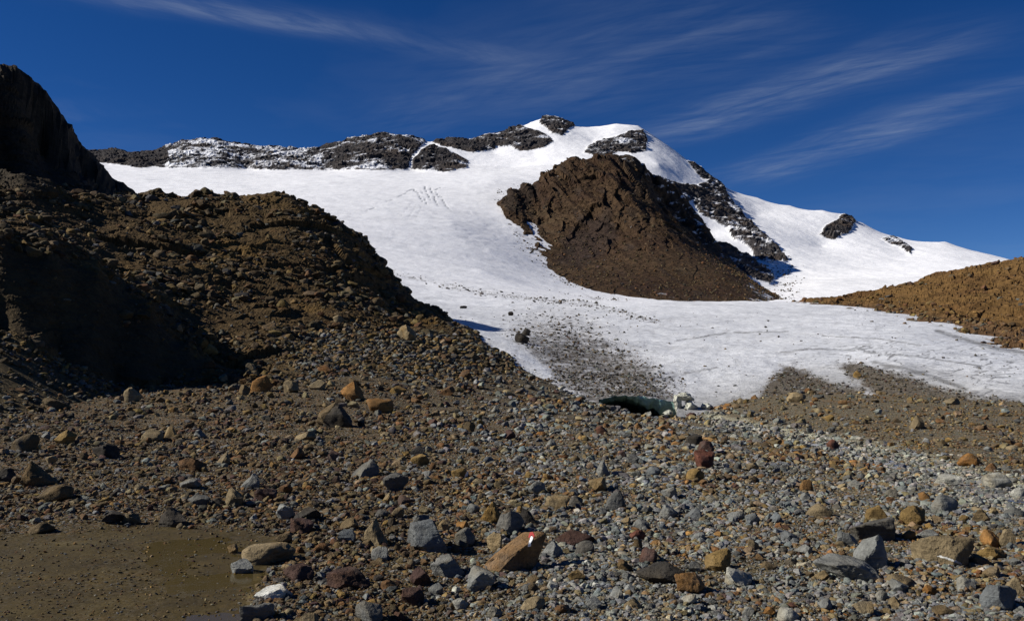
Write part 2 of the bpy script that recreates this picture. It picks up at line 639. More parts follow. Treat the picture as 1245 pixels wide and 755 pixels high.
STREAM = [(862, 506), (900, 517), (950, 527), (1000, 538), (1060, 552), (1110, 568), (1150, 580), (1200, 594), (1270, 612), (1400, 640)]
STW = np.interp(gpx, [860, 1000, 1100, 1250], [8, 12, 20, 28])
std = polydist(gpx, gpy + nw * 0.3, STREAM, closed=False)
stream_m = 1 - sstep(std / STW, 0.55, 1.2)
lump = fbm(gx * 0.35, gy * 0.35, oct=4, seed=1) * 0.16 + fbm(gx * 1.6, gy * 1.6, oct=4, seed=2) * 0.07 + fbm(gx * 6, gy * 6, oct=2, seed=3) * 0.02
nearf = sstep(gy, 3, 6)
mouthf = 1 - sstep(-np.abs(gy - 47), -8, -2) * ((gpx > 700) & (gpx < 880)) * 0.8
ripple = 0.028 * fbm(gx * 0.9, gy * 1.5, oct=5, seed=9)
ground.Z = ground.Z + (lump * (1 - wet) * (1 - 0.6 * stream_m) * nearf * mouthf) + ripple * wet - 0.09 * stream_m
gpx, gpy = ground.pix()
big = fbm(gx * 0.22, gy * 0.22, oct=4, seed=21)
b2 = fbm(gx * 0.9 + 4, gy * 0.9, oct=4, seed=22)
rightf = sstep(gpx0 + 60 * big, 380, 760)
gcol = np.zeros(gx.shape + (4,))
c = np.broadcast_to(np.array([.098, .070, .036]), gx.shape + (3,)).copy()
c = lerp(c, (.148, .122, .084), rightf)
c = lerp(c, (.145, .078, .032), sstep(big + 0.6 * b2, 0.1, 0.5) * 0.75)
c = lerp(c, (.17, .16, .135), sstep(-big + 0.5 * b2, 0.15, 0.55) * 0.5 * (0.3 + 0.7 * rightf))
farbank = sstep(gpx0, 850, 950) * sstep(-(gpy0 - np.interp(gpx0, [860, 1000, 1110, 1250], [505, 537, 560, 600])), 4, 20)
c = lerp(c, (.155, .135, .100), farbank * 0.7)
c = lerp(c, (.22, .11, .04), farbank * sstep(b2 + big, 0.15, 0.6) * 0.75)
c = lerp(c, (.12, .118, .11), farbank * sstep(-b2, 0.15, 0.5) * 0.6)
c = lerp(c, (.076, .054, .015), wet * 0.95)
c = lerp(c, (.11, .084, .034), wet * sstep(fbm(gx * 0.9, gy * 1.8, oct=3, seed=31), 0.05, 0.35) * 0.7)
c = lerp(c, (.44, .445, .40), stream_m * (0.6 + 0.4 * sstep(b2, -0.4, 0.3)))
gcol[..., :3] = c * np.array([1.06, 1.03, .82]) * (0.62 - 0.04 * wet + 0.2 * stream_m)[..., None]
gcol[..., 3] = np.clip(wet * (0.9 + 0.3 * ripple / 0.028), 0, 1)
patch_object('ground', ground, gcol, M_GROUND)
# ground behind and beside the camera, out of the picture
bx = np.linspace(-400, 400, 60)
by = np.concatenate([np.linspace(-400, -20, 14), np.linspace(-16, 2.0, 12)])
BX, BY = np.meshgrid(bx, by)
BZ = 0.05 * fbm(BX * 0.1, BY * 0.1, oct=3, seed=40) * sstep(-BY, -1, 6) - 0.01
bcol = np.ones(BX.shape + (4,)) * np.array([.115, .09, .055, 0])
me = mesh_from('ground', np.stack([BX, BY, BZ], -1).reshape(-1, 3), grid_faces(*BX.shape).reshape(-1, 4), M_GROUND, bcol.reshape(-1, 4))
link('ground', me, kind='structure')
# the wide base of the valley, under everything
th = np.linspace(0, 2 * math.pi, 97)[:-1]
rr = np.array([0.0, 80, 300, 1000, 3000, 9000])
BV = [(r * math.cos(t), r * math.sin(t), -9.0 - 0.004 * r) for r in rr for t in th]
BF = [(i * 96 + j, (i + 1) * 96 + j, (i + 1) * 96 + (j + 1) % 96, i * 96 + (j + 1) % 96) for i in range(5) for j in range(96)]
me = mesh_from('valley_floor', np.array(BV), np.array(BF), M_GROUND, np.ones((len(BV), 4)) * np.array([.11, .09, .06, 0]))
link('valley_floor', me, kind='structure')

# ================================================================== GLACIER AND SNOW MOUNTAIN
LIP = [(726, 490.5), (734, 486.5), (745, 483.8), (760, 482.8), (780, 484), (800, 487), (812, 489.5), (822, 493)]
LIPY = 52.6
sc_ = []
for px, py, Y in ((560, 398, 78), (620, 432, 64), (680, 466, 57), (712, 480, 54), (735, 484, 53), (760, 481.5, 53), (785, 483, 53), (812, 488, 52.6), (870, 495, 51), (920, 489, 51.5), (1000, 478, 53), (1100, 479, 51), (1200, 488, 46), (1245, 489, 45), (1400, 500, 42),
                  (540, 420, 70), (600, 455, 58), (680, 490, 51), (735, 505, 48), (775, 500, 49), (812, 505, 48), (870, 522, 46), (920, 515, 47), (1000, 505, 48), (1100, 508, 46), (1200, 515, 42), (1245, 520, 40), (1400, 530, 38),
                  (600, 405, 85), (640, 412, 78), (700, 435, 70), (740, 460, 60), (800, 452, 63), (800, 420, 85), (860, 455, 63), (900, 440, 68), (900, 400, 110), (1000, 442, 66), (1000, 400, 105), (1100, 442, 61), (1100, 412, 85), (1200, 455, 55), (1245, 450, 56), (1245, 433, 72), (1400, 450, 56), (1400, 425, 80),
                  (700, 366, 230), (800, 365.5, 225), (900, 365.5, 215), (980, 367, 200), (1060, 376, 165), (1150, 396, 115), (1245, 420, 90), (1400, 410, 110),
                  (760, 368, 310), (800, 373, 330), (900, 375, 330), (1000, 375, 320), (1100, 378, 280), (1245, 385, 240), (1400, 385, 240), (900, 370, 480), (1000, 368, 480),
                  (540, 388, 95), (600, 382, 130), (560, 368, 170), (500, 345, 260), (480, 335, 290), (600, 352, 260), (650, 357, 260), (400, 330, 260),
                  (590, 330, 420), (500, 302, 520), (550, 272, 750), (596, 303, 640), (630, 272, 880), (645, 302, 760), (668, 327, 660), (690, 342, 590), (720, 353, 540), (760, 361, 520), (800, 364.8, 520), (640, 345, 450), (690, 357, 430), (740, 364, 420), (450, 252, 800), (400, 222, 1150), (300, 217, 1300), (200, 207, 1450), (130, 201, 1550), (50, 200, 1550), (620, 255, 960), (600, 272, 850),
                  (400, 206, 1600), (500, 207, 1580), (560, 211, 1500), (600, 220, 1300), (300, 205.5, 1600), (200, 202, 1620), (60, 196, 1650), (350, 280, 520), (300, 250, 700), (150, 240, 800),
                  (620, 203, 1650), (680, 212, 1500), (700, 201, 1650), (650, 186, 1850), (720, 172, 2050), (600, 186, 1850), (575, 196, 1700), (800, 200, 1800), (760, 195, 1800), (830, 220, 1800),
                  (870, 255, 1650), (920, 285, 1500), (872, 296, 1100), (888, 315, 1040), (905, 332, 970), (925, 349, 890), (945, 347, 950), (960, 333, 1080), (960, 310, 1300), (860, 285, 1500), (900, 315, 1250), (930, 335, 1050),
                  (900, 362, 760), (960, 362, 700), (1050, 360, 640), (1000, 345, 900), (1100, 345, 860), (1200, 340, 850), (1300, 345, 800), (950, 330, 1100), (1050, 325, 1250), (1150, 325, 1250), (1250, 330, 1200), (1000, 300, 1600), (1100, 310, 1550), (1200, 318, 1500), (920, 262, 1800), (1000, 272, 1800), (1080, 296, 1700),
                  # skyline
                  (20, 190, 1800), (90, 186, 1800), (122, 185, 1800), (145, 184, 1800), (160, 190, 1790), (175, 187, 1800), (205, 180, 1830), (225, 172, 1850), (262, 170, 1860), (300, 178, 1850), (340, 180, 1850), (385, 182, 1850), (400, 178, 1860), (430, 170, 1880), (465, 164.5, 1900), (495, 167, 1900), (515, 172, 1900), (550, 170, 1950),
                  (590, 165, 2050), (625, 157, 2150), (645, 149, 2250), (664, 142.5, 2300), (690, 149, 2300), (698, 154, 2300), (720, 154.5, 2350), (748, 151, 2400), (776, 153, 2400), (800, 169, 2380), (825, 187, 2330), (850, 206, 2250), (880, 228, 2150), (920, 240, 2100), (960, 250, 2050), (1000, 256, 2000), (1022, 260, 1980), (1035, 266, 1960), (1050, 272, 1950), (1090, 288, 1900), (1150, 294, 1880), (1210, 312, 1850), (1260, 324, 1800), (1400, 345, 1750)):
    sc_.append((px, py, Y))
    if Y >= 1740 and (px, py) not in ((760, 195), (800, 200), (830, 220), (920, 262), (1000, 272), (650, 186), (600, 186), (720, 172)):
        sc_.append((px, py + 24, Y * 1.13))
snow = Patch(sc_)
snow.grid(40, 1400, 810, rows(45, (62, 85), (250, 150), (650, 75), (1450, 135), (2450, 190), (2750, 6)))
X0, Y0 = snow.X, snow.Y
und = fbm(X0 / 40, Y0 / 60, oct=4, seed=51) * 0.0011 * Y0 * sstep(Y0, 70, 200) + fbm(X0 / 6, Y0 / 9, oct=4, seed=52) * 0.34 * sstep(Y0, 54, 60)
snow.Z = snow.Z + und
spx, spy = snow.pix()
wn = 6 * fbm(spx / 22, spy / 12, oct=4, seed=53, gain=0.6)
ROCKS = {
    'far_dark': ('rocky_ridge', [(30, 170), (122, 180), (150, 178), (205, 172), (214, 186), (216, 204), (170, 204), (120, 198), (30, 200)]),
    'far_snowy': ('rocky_ridge', [(196, 172), (225, 160), (262, 160), (300, 170), (392, 170), (402, 188), (408, 207), (330, 207), (280, 205), (200, 204)]),
    'far_block': ('rocky_ridge', [(378, 168), (430, 160), (465, 155), (500, 160), (524, 166), (513, 177), (502, 190), (496, 207), (390, 207)]),
    'knob': ('rock_outcrop', [(500, 206), (503, 194), (512, 184), (526, 177), (540, 181), (556, 189), (570, 196), (568, 205), (545, 209), (515, 208)]),
    'ridge_mid': ('rocky_ridge', [(508, 162), (550, 158), (598, 154), (602, 183), (575, 186), (550, 180), (530, 176)]),
    'summit_low': ('rock_outcrop', [(590, 156), (628, 148), (640, 156), (655, 160), (668, 166), (673, 173), (660, 180), (640, 184), (628, 183), (622, 178), (600, 178), (592, 182)]),
    'summit_top': ('rock_outcrop', [(655, 150), (662, 132), (690, 138), (699, 152), (690, 160), (684, 166), (672, 163), (664, 156)]),
    'dome': ('rock_outcrop', [(710, 186), (716, 177), (730, 171), (748, 167), (766, 160), (782, 158), (786, 170), (786, 184), (768, 187), (752, 184), (740, 190), (722, 190)]),
    'rib': ('rock_outcrop', [(836, 196), (850, 200), (866, 212), (880, 226), (892, 248), (906, 264), (925, 282), (945, 300), (960, 317), (952, 322), (935, 318), (918, 306), (905, 296), (892, 292), (884, 278), (868, 268), (852, 262), (842, 244), (826, 250), (808, 232), (806, 218), (826, 224), (846, 226), (858, 222), (846, 210)]),
    'rib_foot': ('rock_outcrop', [(866, 294), (884, 299), (905, 311), (926, 325), (944, 338), (936, 346), (915, 340), (898, 329), (880, 312)]),
    'rib_low': ('rock_outcrop', [(914, 296), (930, 298), (950, 306), (956, 322), (935, 322), (916, 312)]),
    'right_knob': ('rock_outcrop', [(996, 286), (1004, 274), (1018, 268), (1026, 258), (1038, 262), (1040, 270), (1032, 284), (1014, 292)]),
    'right_small': ('rock_outcrop', [(1072, 291), (1086, 288), (1104, 298), (1110, 303), (1108, 311), (1094, 300), (1080, 296)]),
    'left_edge': ('rocky_ridge', [(0, 100), (30, 100), (30, 200), (0, 200)]),
}
rid = np.full(spx.shape, -1)
far = (Y0 > 1300) | ((Y0 > 820) & (spx > 850))
keys = [k for k in ROCKS if k != 'left_edge']
rockm = np.full(spx.shape, -99.0)
for i, k in enumerate(keys):
    sd = signed(spx + wn * 0.8, spy + wn * 0.45, ROCKS[k][1])
    sd = np.where(far, sd, -99)
    rid = np.where((sd > 0) & (sd > rockm), i, rid)
    rockm = np.maximum(rockm, sd)
rk = sstep(rockm, -1.5, 3)
nn = snow.normals()
px_m = Y0 / F
crag = (facets(snow.X / 26, snow.Y / 26, snow.Z / 20, 3) * 5 + facets(snow.X / 11, snow.Y / 11, snow.Z / 8, 4) * 2 + fbm(snow.X / 7, snow.Y / 7, snow.Z / 7, oct=3, seed=8) * 3)
dpush = rk * (crag + 4.0)
# the wrinkled crevasses and the melt grooves of the lower ice
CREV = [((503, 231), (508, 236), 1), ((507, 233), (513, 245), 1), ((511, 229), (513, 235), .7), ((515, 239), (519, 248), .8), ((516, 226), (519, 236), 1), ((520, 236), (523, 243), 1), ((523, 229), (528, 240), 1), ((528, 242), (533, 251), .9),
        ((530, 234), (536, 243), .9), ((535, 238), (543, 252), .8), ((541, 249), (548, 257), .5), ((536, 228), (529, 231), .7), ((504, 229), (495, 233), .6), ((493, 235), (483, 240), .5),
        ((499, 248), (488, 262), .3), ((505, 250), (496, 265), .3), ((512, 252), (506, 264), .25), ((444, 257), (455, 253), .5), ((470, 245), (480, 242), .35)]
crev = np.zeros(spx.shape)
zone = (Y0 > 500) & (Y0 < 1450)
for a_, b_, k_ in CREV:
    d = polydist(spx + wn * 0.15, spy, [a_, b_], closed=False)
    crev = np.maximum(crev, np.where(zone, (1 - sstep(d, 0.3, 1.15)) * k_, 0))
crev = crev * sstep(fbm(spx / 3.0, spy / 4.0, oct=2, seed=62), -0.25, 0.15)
lines = np.where(zone, fbm(spx / 30 + spy / 14, spy / 3.0 - spx / 40, oct=3, seed=61), 0)
dpush = dpush - crev * 0.6 + lines * 0.5 * sstep(Y0, 500, 800) * (1 - rk)
snow.push(nn, dpush)
nn = snow.normals()
spx, spy = snow.pix()
# colour: clean snow above, bare grey ice below, dirt where the moraine washes over the snout
clean = sstep(Y0 + 60 * fbm(X0 / 60, Y0 / 90, oct=3, seed=71), 80, 380)
ice = np.broadcast_to(np.array([.66, .675, .70]), spx.shape + (3,)).copy()
ice = lerp(ice, (.88, .885, .90), clean)
low = fbm(X0 / 5, Y0 / 8, oct=5, seed=72, gain=0.6)
mid = fbm(X0 / 1.3, Y0 / 2.2, oct=4, seed=73, gain=0.65)
DIRT = [(560, 395), (610, 420), (640, 440), (690, 470), (735, 486), (770, 484), (830, 484), (815, 470), (790, 455), (785, 430), (740, 405), (700, 388), (650, 372), (600, 362), (560, 370)]
dsd = signed(spx, spy, DIRT)
nearz = Y0 < 420
snout = 1 - sstep(np.abs(spx - np.interp(spy, [370, 420, 450, 485], [660, 690, 730, 760])), 10, np.interp(spy, [365, 400, 440, 485], [60, 105, 112, 105]))
gap = sstep(polydist(spx, spy, [(545, 388), (590, 405), (622, 422), (665, 455)], closed=False), 2, 9)
dirt = np.where(nearz, snout * sstep(spy, 352, 458) * 1.3 * gap, 0)
sp_mask = sstep(mid + 0.55 * low, 0.30 - 0.68 * dirt, 0.52 - 0.50 * dirt) * sstep(dirt, 0.02, 0.25)
smear = fbm(spx / 9 - spy / 18, spy / 16 + spx / 60, oct=4, seed=88, gain=0.6)
ice = lerp(ice, (.30, .272, .235), np.clip(dirt, 0, 1) * (0.35 + 0.6 * sstep(smear, -0.2, 0.35)))
ice = lerp(ice, (.10, .085, .065), np.clip(sp_mask * 0.9, 0, 1))
# grey silt film and dark cracks on the right of the snout
film = np.where(nearz, sstep(spy + 14 * low, np.interp(spx, [820, 900, 1000, 1100, 1245], [462, 448, 425, 428, 445]), np.interp(spx, [820, 900, 1000, 1100, 1245], [505, 492, 470, 475, 495])) * sstep(spx, 790, 860), 0)
film = np.maximum(film, np.where(nearz, sstep(spx, 805, 818) * (1 - sstep(spx, 860, 900)) * sstep(spy, 478, 490), 0))
ice = lerp(ice, (.30, .295, .28), film * 0.85)
mot = fbm(spx / 10, spy / 3.4, oct=4, seed=87, gain=0.65)
ice = lerp(ice, (.47, .475, .485), np.where(Y0 < 330, sstep(mot, -0.05, 0.40) * sstep(spy, 362, 395) * 0.75, 0))
flow = fbm(spx / 46 + spy / 30, spy / 2.6 - spx / 120, oct=4, seed=84, gain=0.6)
ice = lerp(ice, (.50, .51, .53), np.where(Y0 < 330, sstep(flow, 0.05, 0.45) * 0.75, 0))
ice = lerp(ice, (.80, .81, .83), np.where(Y0 < 330, sstep(-flow + 0.4 * mid, 0.1, 0.5) * 0.6, 0))
ice = lerp(ice, (.34, .33, .31), np.where(nearz, sstep(mid - 0.5 * low, 0.30, 0.55) * sstep(spy, 375, 440), 0) * 0.7)
ice = lerp(ice, (.46, .46, .46), np.where(nearz, sstep(low + 0.5 * mid, 0.1, 0.5) * sstep(spy, 372, 420), 0) * 0.7)
FING = [[(898, 500), (925, 480), (938, 462), (951, 446), (968, 445), (985, 456), (1010, 465), (1050, 474), (1056, 490), (1000, 500)],
        [(1018, 446), (1032, 440), (1058, 446), (1095, 456), (1135, 468), (1180, 482), (1235, 489), (1245, 500), (1060, 500), (1062, 478), (1040, 462)]]
fn1 = fbm(spx / 16, spy / 5, oct=4, seed=79, gain=0.65)
fn2 = fbm(spx / 20, spy / 7, oct=4, seed=80, gain=0.65)
fs = np.full(spx.shape, -99.0)
for f_ in FING:
    fs = np.maximum(fs, signed(spx + 22 * fn1, spy + 9 * fn2, f_))
fing = np.where(nearz, sstep(fs + 9 * mid, -6, 5), 0)
ice = lerp(ice, (.112, .092, .062), fing * 0.97)
for pl, w_ in (([(752, 482), (772, 474), (800, 463), (822, 456), (850, 451), (872, 447)], 1.1), ([(760, 478), (790, 478), (812, 476)], .8), ([(870, 496), (895, 483), (925, 474)], 1.0), ([(1062, 441), (1100, 449), (1135, 459), (1175, 473)], 2.6), ([(1140, 402), (1170, 412), (1205, 422), (1250, 430)], 2.4),
               ([(940, 430), (985, 424), (1040, 426)], .8), ([(1000, 408), (1070, 412), (1120, 420)], .7), ([(820, 415), (880, 405), (960, 403)], .7), ([(1050, 428), (1120, 434), (1200, 446)], .9)):
    dl = polydist(spx + 8 * mot, spy + 2.2 * mot, pl, closed=False)
    ice = lerp(ice, (.15, .145, .135), np.where(Y0 < 330, (1 - sstep(dl / w_, 0.4, 1.5)) * sstep(mid, -0.35, 0.1) * 0.8, 0))
cr = np.abs(fbm(spx / 60, spy / 9 + spx / 200, oct=3, seed=75))
crack = np.where(nearz, (1 - sstep(cr, 0.008, 0.03)) * sstep(spx, 960, 1040) * (1 - fing) * sstep(spy, 405, 430), 0)
ice = lerp(ice, (.17, .17, .17), crack * 0.9)
# the far end: dusted rock debris below the buttress and the medial moraine line
spk = fbm(X0 / 9, Y0 / 16, oct=4, seed=76, gain=0.7)
toe = np.where((Y0 > 330) & (Y0 < 1300), sstep(-signed(spx, spy, [(614, 235), (642, 300), (690, 345), (760, 364), (960, 366), (960, 330), (900, 250), (740, 180)]), 26, -4) * 0.9, 0) * sstep(fbm(X0 / 60, Y0 / 90, oct=3, seed=74), -0.2, 0.3)
ice = lerp(ice, (.11, .085, .06), sstep(spk, 0.52 - 0.5 * toe, 0.62 - 0.45 * toe) * sstep(toe, 0.12, 0.4))
ml = polydist(spx + 10 * low, spy + 3 * mid, [(476, 331), (530, 345), (590, 357), (650, 364), (720, 371), (800, 392)], closed=False)
ice = lerp(ice, (.13, .11, .085), (1 - sstep(ml, 0.8, 4)) * sstep(mid, 0.0, 0.25) * np.where(Y0 < 420, 0.85, 0))
st2 = fbm(spx / 26 - spy / 20, spy / 3.4 - spx / 7.0, oct=3, seed=77)
ice = lerp(ice, (.42, .41, .40), sstep(st2, 0.22, 0.5) * np.where((Y0 > 230) & (Y0 < 900), 0.6, 0) * sstep(spx, 530, 590))
st3 = fbm(spx / 34 - spy / 9, spy / 9 + spx / 22, oct=4, seed=85, gain=0.55)
ice = lerp(ice, (.66, .68, .71), sstep(st3, 0.05, 0.45) * np.where((Y0 > 300) & (Y0 < 1400), 0.4, 0))
cr2 = fbm(spx / 40, spy / 2.2, oct=3, seed=78)
ice = lerp(ice, (.5, .52, .56), sstep(cr2, 0.25, 0.5) * np.where((Y0 > 1050) & (Y0 < 1640), 0.5, 0) * (1 - sstep(spx, 430, 620)))
ice = lerp(ice, (.10, .12, .15), crev * 0.95)  # shaded crevasse interiors painted dark into the ice colour
# rock: dark gneiss, its ledges dusted with fresh snow
dust = 0.55 * nn[..., 2] + 0.1 * fbm(snow.X / 6, snow.Y / 6, snow.Z / 6, oct=3, seed=81) + 0.34 * fbm(snow.X / 15, snow.Y / 15, snow.Z / 8, oct=4, seed=86, gain=0.65) + 0.6 * fbm(snow.X / 70, snow.Y / 70, snow.Z / 34, oct=5, seed=82, gain=0.55)
dust_add = np.zeros(spx.shape)
for k, v in (('far_dark', -0.22), ('far_snowy', 0.075), ('far_block', -0.015), ('knob', -0.06), ('ridge_mid', -0.04), ('summit_low', -0.05), ('summit_top', -0.06), ('dome', -0.04), ('rib', 0.0), ('rib_low', -0.04), ('rib_foot', 0.0), ('right_knob', -0.1), ('right_small', 0.0)):
    dust_add = np.where(rid == keys.index(k), v, dust_add)
rb = fbm(snow.X / 60, snow.Y / 60, snow.Z / 40, oct=4, seed=83)
rcol = lerp(np.broadcast_to(np.array([.046, .042, .042]), spx.shape + (3,)).copy(), (.064, .050, .041), sstep(rb, -0.1, 0.4))
rcol = lerp(rcol, (.80, .81, .84), sstep(dust + dust_add, 0.50, 0.66))
scol = np.zeros(spx.shape + (4,))
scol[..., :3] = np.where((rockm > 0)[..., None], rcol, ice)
scol[..., 3] = 1
fr = np.maximum.reduce([rid[:-1, :-1], rid[1:, :-1], rid[:-1, 1:], rid[1:, 1:]])
fY = Y0[:-1, :-1]
fpx, fpy = spx[:-1, :-1], spy[:-1, :-1]
lipcut = (fpx > 727) & (fpx < 821) & (fY < LIPY - 0.02 * np.abs(fpx - 775) * 0)
mount = (fY > 1640) | ((fY > 1000) & (fpx > 835) & (fY > np.interp(fpx, [835, 900, 1000, 1400], [1640, 1100, 1000, 1000])))
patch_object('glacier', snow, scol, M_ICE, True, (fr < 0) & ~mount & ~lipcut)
patch_object('snow_mountain', snow, scol, M_SNOW, True, (fr < 0) & mount)
for i, k in enumerate(keys):
    kp = fr == i
    if kp.any():
        patch_object(ROCKS[k][0], snow, scol, M_FAR, False, kp)
print('snow', time.time() - T0)

# ================================================================== LEFT RIDGE (near, in shade)
lc = []
for px, py, Y in ((-320, 240, 56), (-200, 195, 66), (-110, 132, 76), (-45, 86, 86), (0, 76, 92), (20, 82, 94), (38, 94, 96), (55, 111, 98), (70, 131, 100), (85, 152, 102), (95, 168, 104), (112, 186, 106), (130, 206, 108), (150, 221, 110), (168, 236, 112),
                  (185, 238, 84), (200, 238, 85), (230, 239, 86), (245, 233, 87), (262, 237, 87), (285, 241, 88), (312, 238, 89), (335, 234, 89), (350, 238, 89), (380, 253, 89.5), (410, 268, 90), (430, 280, 91), (450, 300, 92), (470, 325, 92), (485, 349, 91), (500, 365, 90), (525, 378, 88), (545, 389, 84), (580, 407, 75), (622, 434, 64),
                  # the right-hand face of the upper peak, and the sunlit ledge in front of it
                  (-200, 225, 58), (-60, 170, 78), (0, 170, 87), (50, 190, 94), (100, 215, 101), (140, 232, 107), (0, 212, 82), (60, 219, 86), (120, 236, 93),
                  (-200, 240, 54), (-60, 228, 62), (0, 221, 68), (28, 213, 69), (58, 223, 71), (88, 238, 74), (120, 241, 77), (160, 241, 82),
                  (0, 262, 61), (60, 270, 63), (120, 280, 67), (0, 279, 54), (80, 298, 57), (140, 328, 56),
                  # face of the hump
                  (180, 260, 78), (250, 270, 78), (320, 270, 80), (370, 290, 78), (200, 300, 66), (280, 310, 70), (350, 320, 71), (420, 330, 74), (200, 350, 55), (280, 360, 60), (350, 370, 62), (420, 370, 66), (470, 375, 75), (510, 388, 77),
                  (350, 398, 54), (420, 396, 58), (480, 400, 61), (540, 404, 65), (300, 415, 48), (400, 425, 50), (500, 425, 54), (580, 430, 60), (270, 440, 44), (240, 420, 46),
                  # shaded slab
                  (-200, 270, 35), (0, 290, 37), (60, 303, 38.5), (120, 332, 40), (180, 374, 41), (230, 425, 41), (0, 340, 35.4), (60, 365, 36.4), (120, 395, 37.5), (180, 425, 38.6), (-200, 390, 33), (0, 400, 33.8), (70, 430, 35), (140, 462, 36.5), (200, 466, 38), (250, 466, 39),
                  (-200, 268, 37.5), (0, 283, 43), (60, 296, 45), (120, 323, 47), (180, 362, 48),
                  (-200, 430, 30), (0, 430, 31), (70, 456, 32.5), (140, 482, 34), (250, 482, 36), (300, 470, 38), (400, 455, 42), (500, 450, 46), (600, 462, 52), (650, 470, 54),
                  (-200, 520, 24), (0, 530, 24), (140, 530, 27), (300, 510, 32), (500, 490, 38), (650, 500, 45)):
    lc.append((px, py, Y))
back = [(px, py, Y) for px, py, Y in lc[:35]]
for px, py, Y in back:
    lc.append((px, py + 30, Y * 1.10))
    lc.append((px, py + 130, Y * 1.35))
ridge = Patch(lc)
ridge.grid(-200, 660, 500, rows(24, (33, 30), (41, 110), (70, 190), (92, 110), (120, 12)))
x, y, z = ridge.X, ridge.Y, ridge.Z
n = ridge.normals()
lpx, lpy = ridge.pix()
scree = np.maximum(sstep(lpy, 395, 415) * sstep(lpx, 330, 380), sstep(lpy - np.interp(lpx, [-200, 0, 140, 250], [390, 402, 464, 470]), -2, 8) * (1 - sstep(lpx, 250, 330)))
scree = np.maximum(scree, sstep(lpx, 540, 570))
bk = facets(x / 6.0, y / 6.0, z / 3.0, 11) * 1.0 + facets(x / 2.4 + 3, y / 2.4, z / 0.9, 12) * 0.55 + facets(x / 0.95, y / 0.95, z / 0.42, 13) * 0.22
sc1 = (z + 0.22 * x - 0.05 * y + 1.0 * fbm(x / 8, y / 8, z / 8, oct=2, seed=15)) / 1.7
sc2 = (z + 0.22 * x - 0.05 * y + 0.5 * fbm(x / 4, y / 4, z / 4, oct=2, seed=44)) / 0.55
led = sstep(fbm(x / 5, y / 5, z / 2.2, oct=3, seed=45), -0.15, 0.25)
strata = 0.9 * led * ((sc1 % 1.0) ** 2.2 - 0.3) + 0.22 * ((sc2 % 1.0) ** 2.0 - 0.3) * sstep(fbm(x / 3, y / 3, z / 1.2, oct=2, seed=46), -0.1, 0.25)
fine = facets(x * 2.0, y * 2.0, z * 3.4, 16) * 0.05
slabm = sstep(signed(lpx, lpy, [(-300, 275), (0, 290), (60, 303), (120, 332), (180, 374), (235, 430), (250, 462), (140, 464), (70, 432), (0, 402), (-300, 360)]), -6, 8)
d = (bk * 0.34 + strata * 0.8) * (1 - scree) * (1 - 0.75 * slabm) + fine * 1.0
crestd = polydist(lpx, lpy, [(p[0], p[1]) for p in lc[:35]], closed=False)
d = d * (0.62 + 0.38 * sstep(crestd, 2, 14))
ridge.push(n, d * sstep(y, 30, 36))
n = ridge.normals()
lb = fbm(x / 7, y / 7, z / 7, oct=4, seed=17)
lb2 = fbm(x / 1.8, y / 1.8, z / 1.8, oct=4, seed=18)
c = np.broadcast_to(np.array([.082, .058, .032]), x.shape + (3,)).copy()
c = lerp(c, (.15, .098, .04), sstep(lb + 0.4 * lb2, 0.05, 0.45) * 0.9)
c = lerp(c, (.12, .062, .028), sstep(lb2 - 0.4 * lb, 0.25, 0.5) * 0.6)
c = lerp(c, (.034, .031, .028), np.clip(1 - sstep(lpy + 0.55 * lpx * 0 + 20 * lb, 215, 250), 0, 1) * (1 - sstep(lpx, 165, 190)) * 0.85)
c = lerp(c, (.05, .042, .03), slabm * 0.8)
c = lerp(c, (.10, .085, .058), scree * 0.8)
lcol = np.ones(x.shape + (4,))
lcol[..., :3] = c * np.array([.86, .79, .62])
ridge.n = n
ridge.px, ridge.py = ridge.pix()
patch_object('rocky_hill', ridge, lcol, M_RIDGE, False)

# ================================================================== BROWN BUTTRESS
bc = []
crest = [(600, 262, 1000), (614, 242, 1000), (625, 231, 1010), (640, 227, 1020), (652, 229, 1030), (665, 214, 1040), (685, 200, 1060), (700, 193, 1075), (740, 189.5, 1090), (770, 194, 1110), (785, 202, 1125), (800, 214, 1140), (815, 226, 1150), (830, 241, 1150), (845, 260, 1130), (858, 275, 1100), (872, 293, 1060), (888, 313, 1000), (905, 331, 930), (925, 348, 860), (950, 363, 780)]
for px, py, Y in crest:
    bc += [(px, py, Y), (px, py + 22, Y * 1.12), (px, py + 60, Y * 1.3)]
bc += [(735, 205, 1050), (756, 244, 935), (775, 258, 900), (797, 276, 830), (817, 301, 765), (845, 314, 735), (877, 330, 690), (905, 347, 660),
       (700, 230, 1010), (660, 245, 985), (640, 240, 1000), (680, 270, 900), (645, 275, 905), (720, 280, 850), (760, 290, 805), (700, 310, 760), (740, 330, 670), (790, 330, 660), (840, 345, 630), (665, 300, 790),
       (620, 258, 930), (630, 272, 880), (645, 302, 760), (668, 327, 660), (690, 342, 590), (720, 353, 540), (760, 361, 520), (800, 364.8, 520), (850, 366, 540), (900, 366, 570), (940, 364, 640),
       (600, 305, 740), (620, 325, 650), (655, 352, 560), (700, 374, 480), (800, 390, 440), (900, 390, 460), (960, 385, 540), (590, 280, 900),
       (790, 232, 1125), (810, 250, 1120), (830, 275, 1090), (850, 295, 1035), (870, 312, 970), (890, 328, 890), (915, 345, 800)]
butt = Patch(bc)
butt.grid(596, 962, 330, rows(430, (560, 40), (700, 60), (1180, 250), (1320, 8)))
x, y, z = butt.X, butt.Y, butt.Z
n = butt.normals()
bpx, bpy_ = butt.pix()
low_ = sstep(bpy_ + 10 * fbm(x / 40, y / 40, oct=3, seed=37), 262, 325)
wsl = 0.75 * y + 0.65 * z
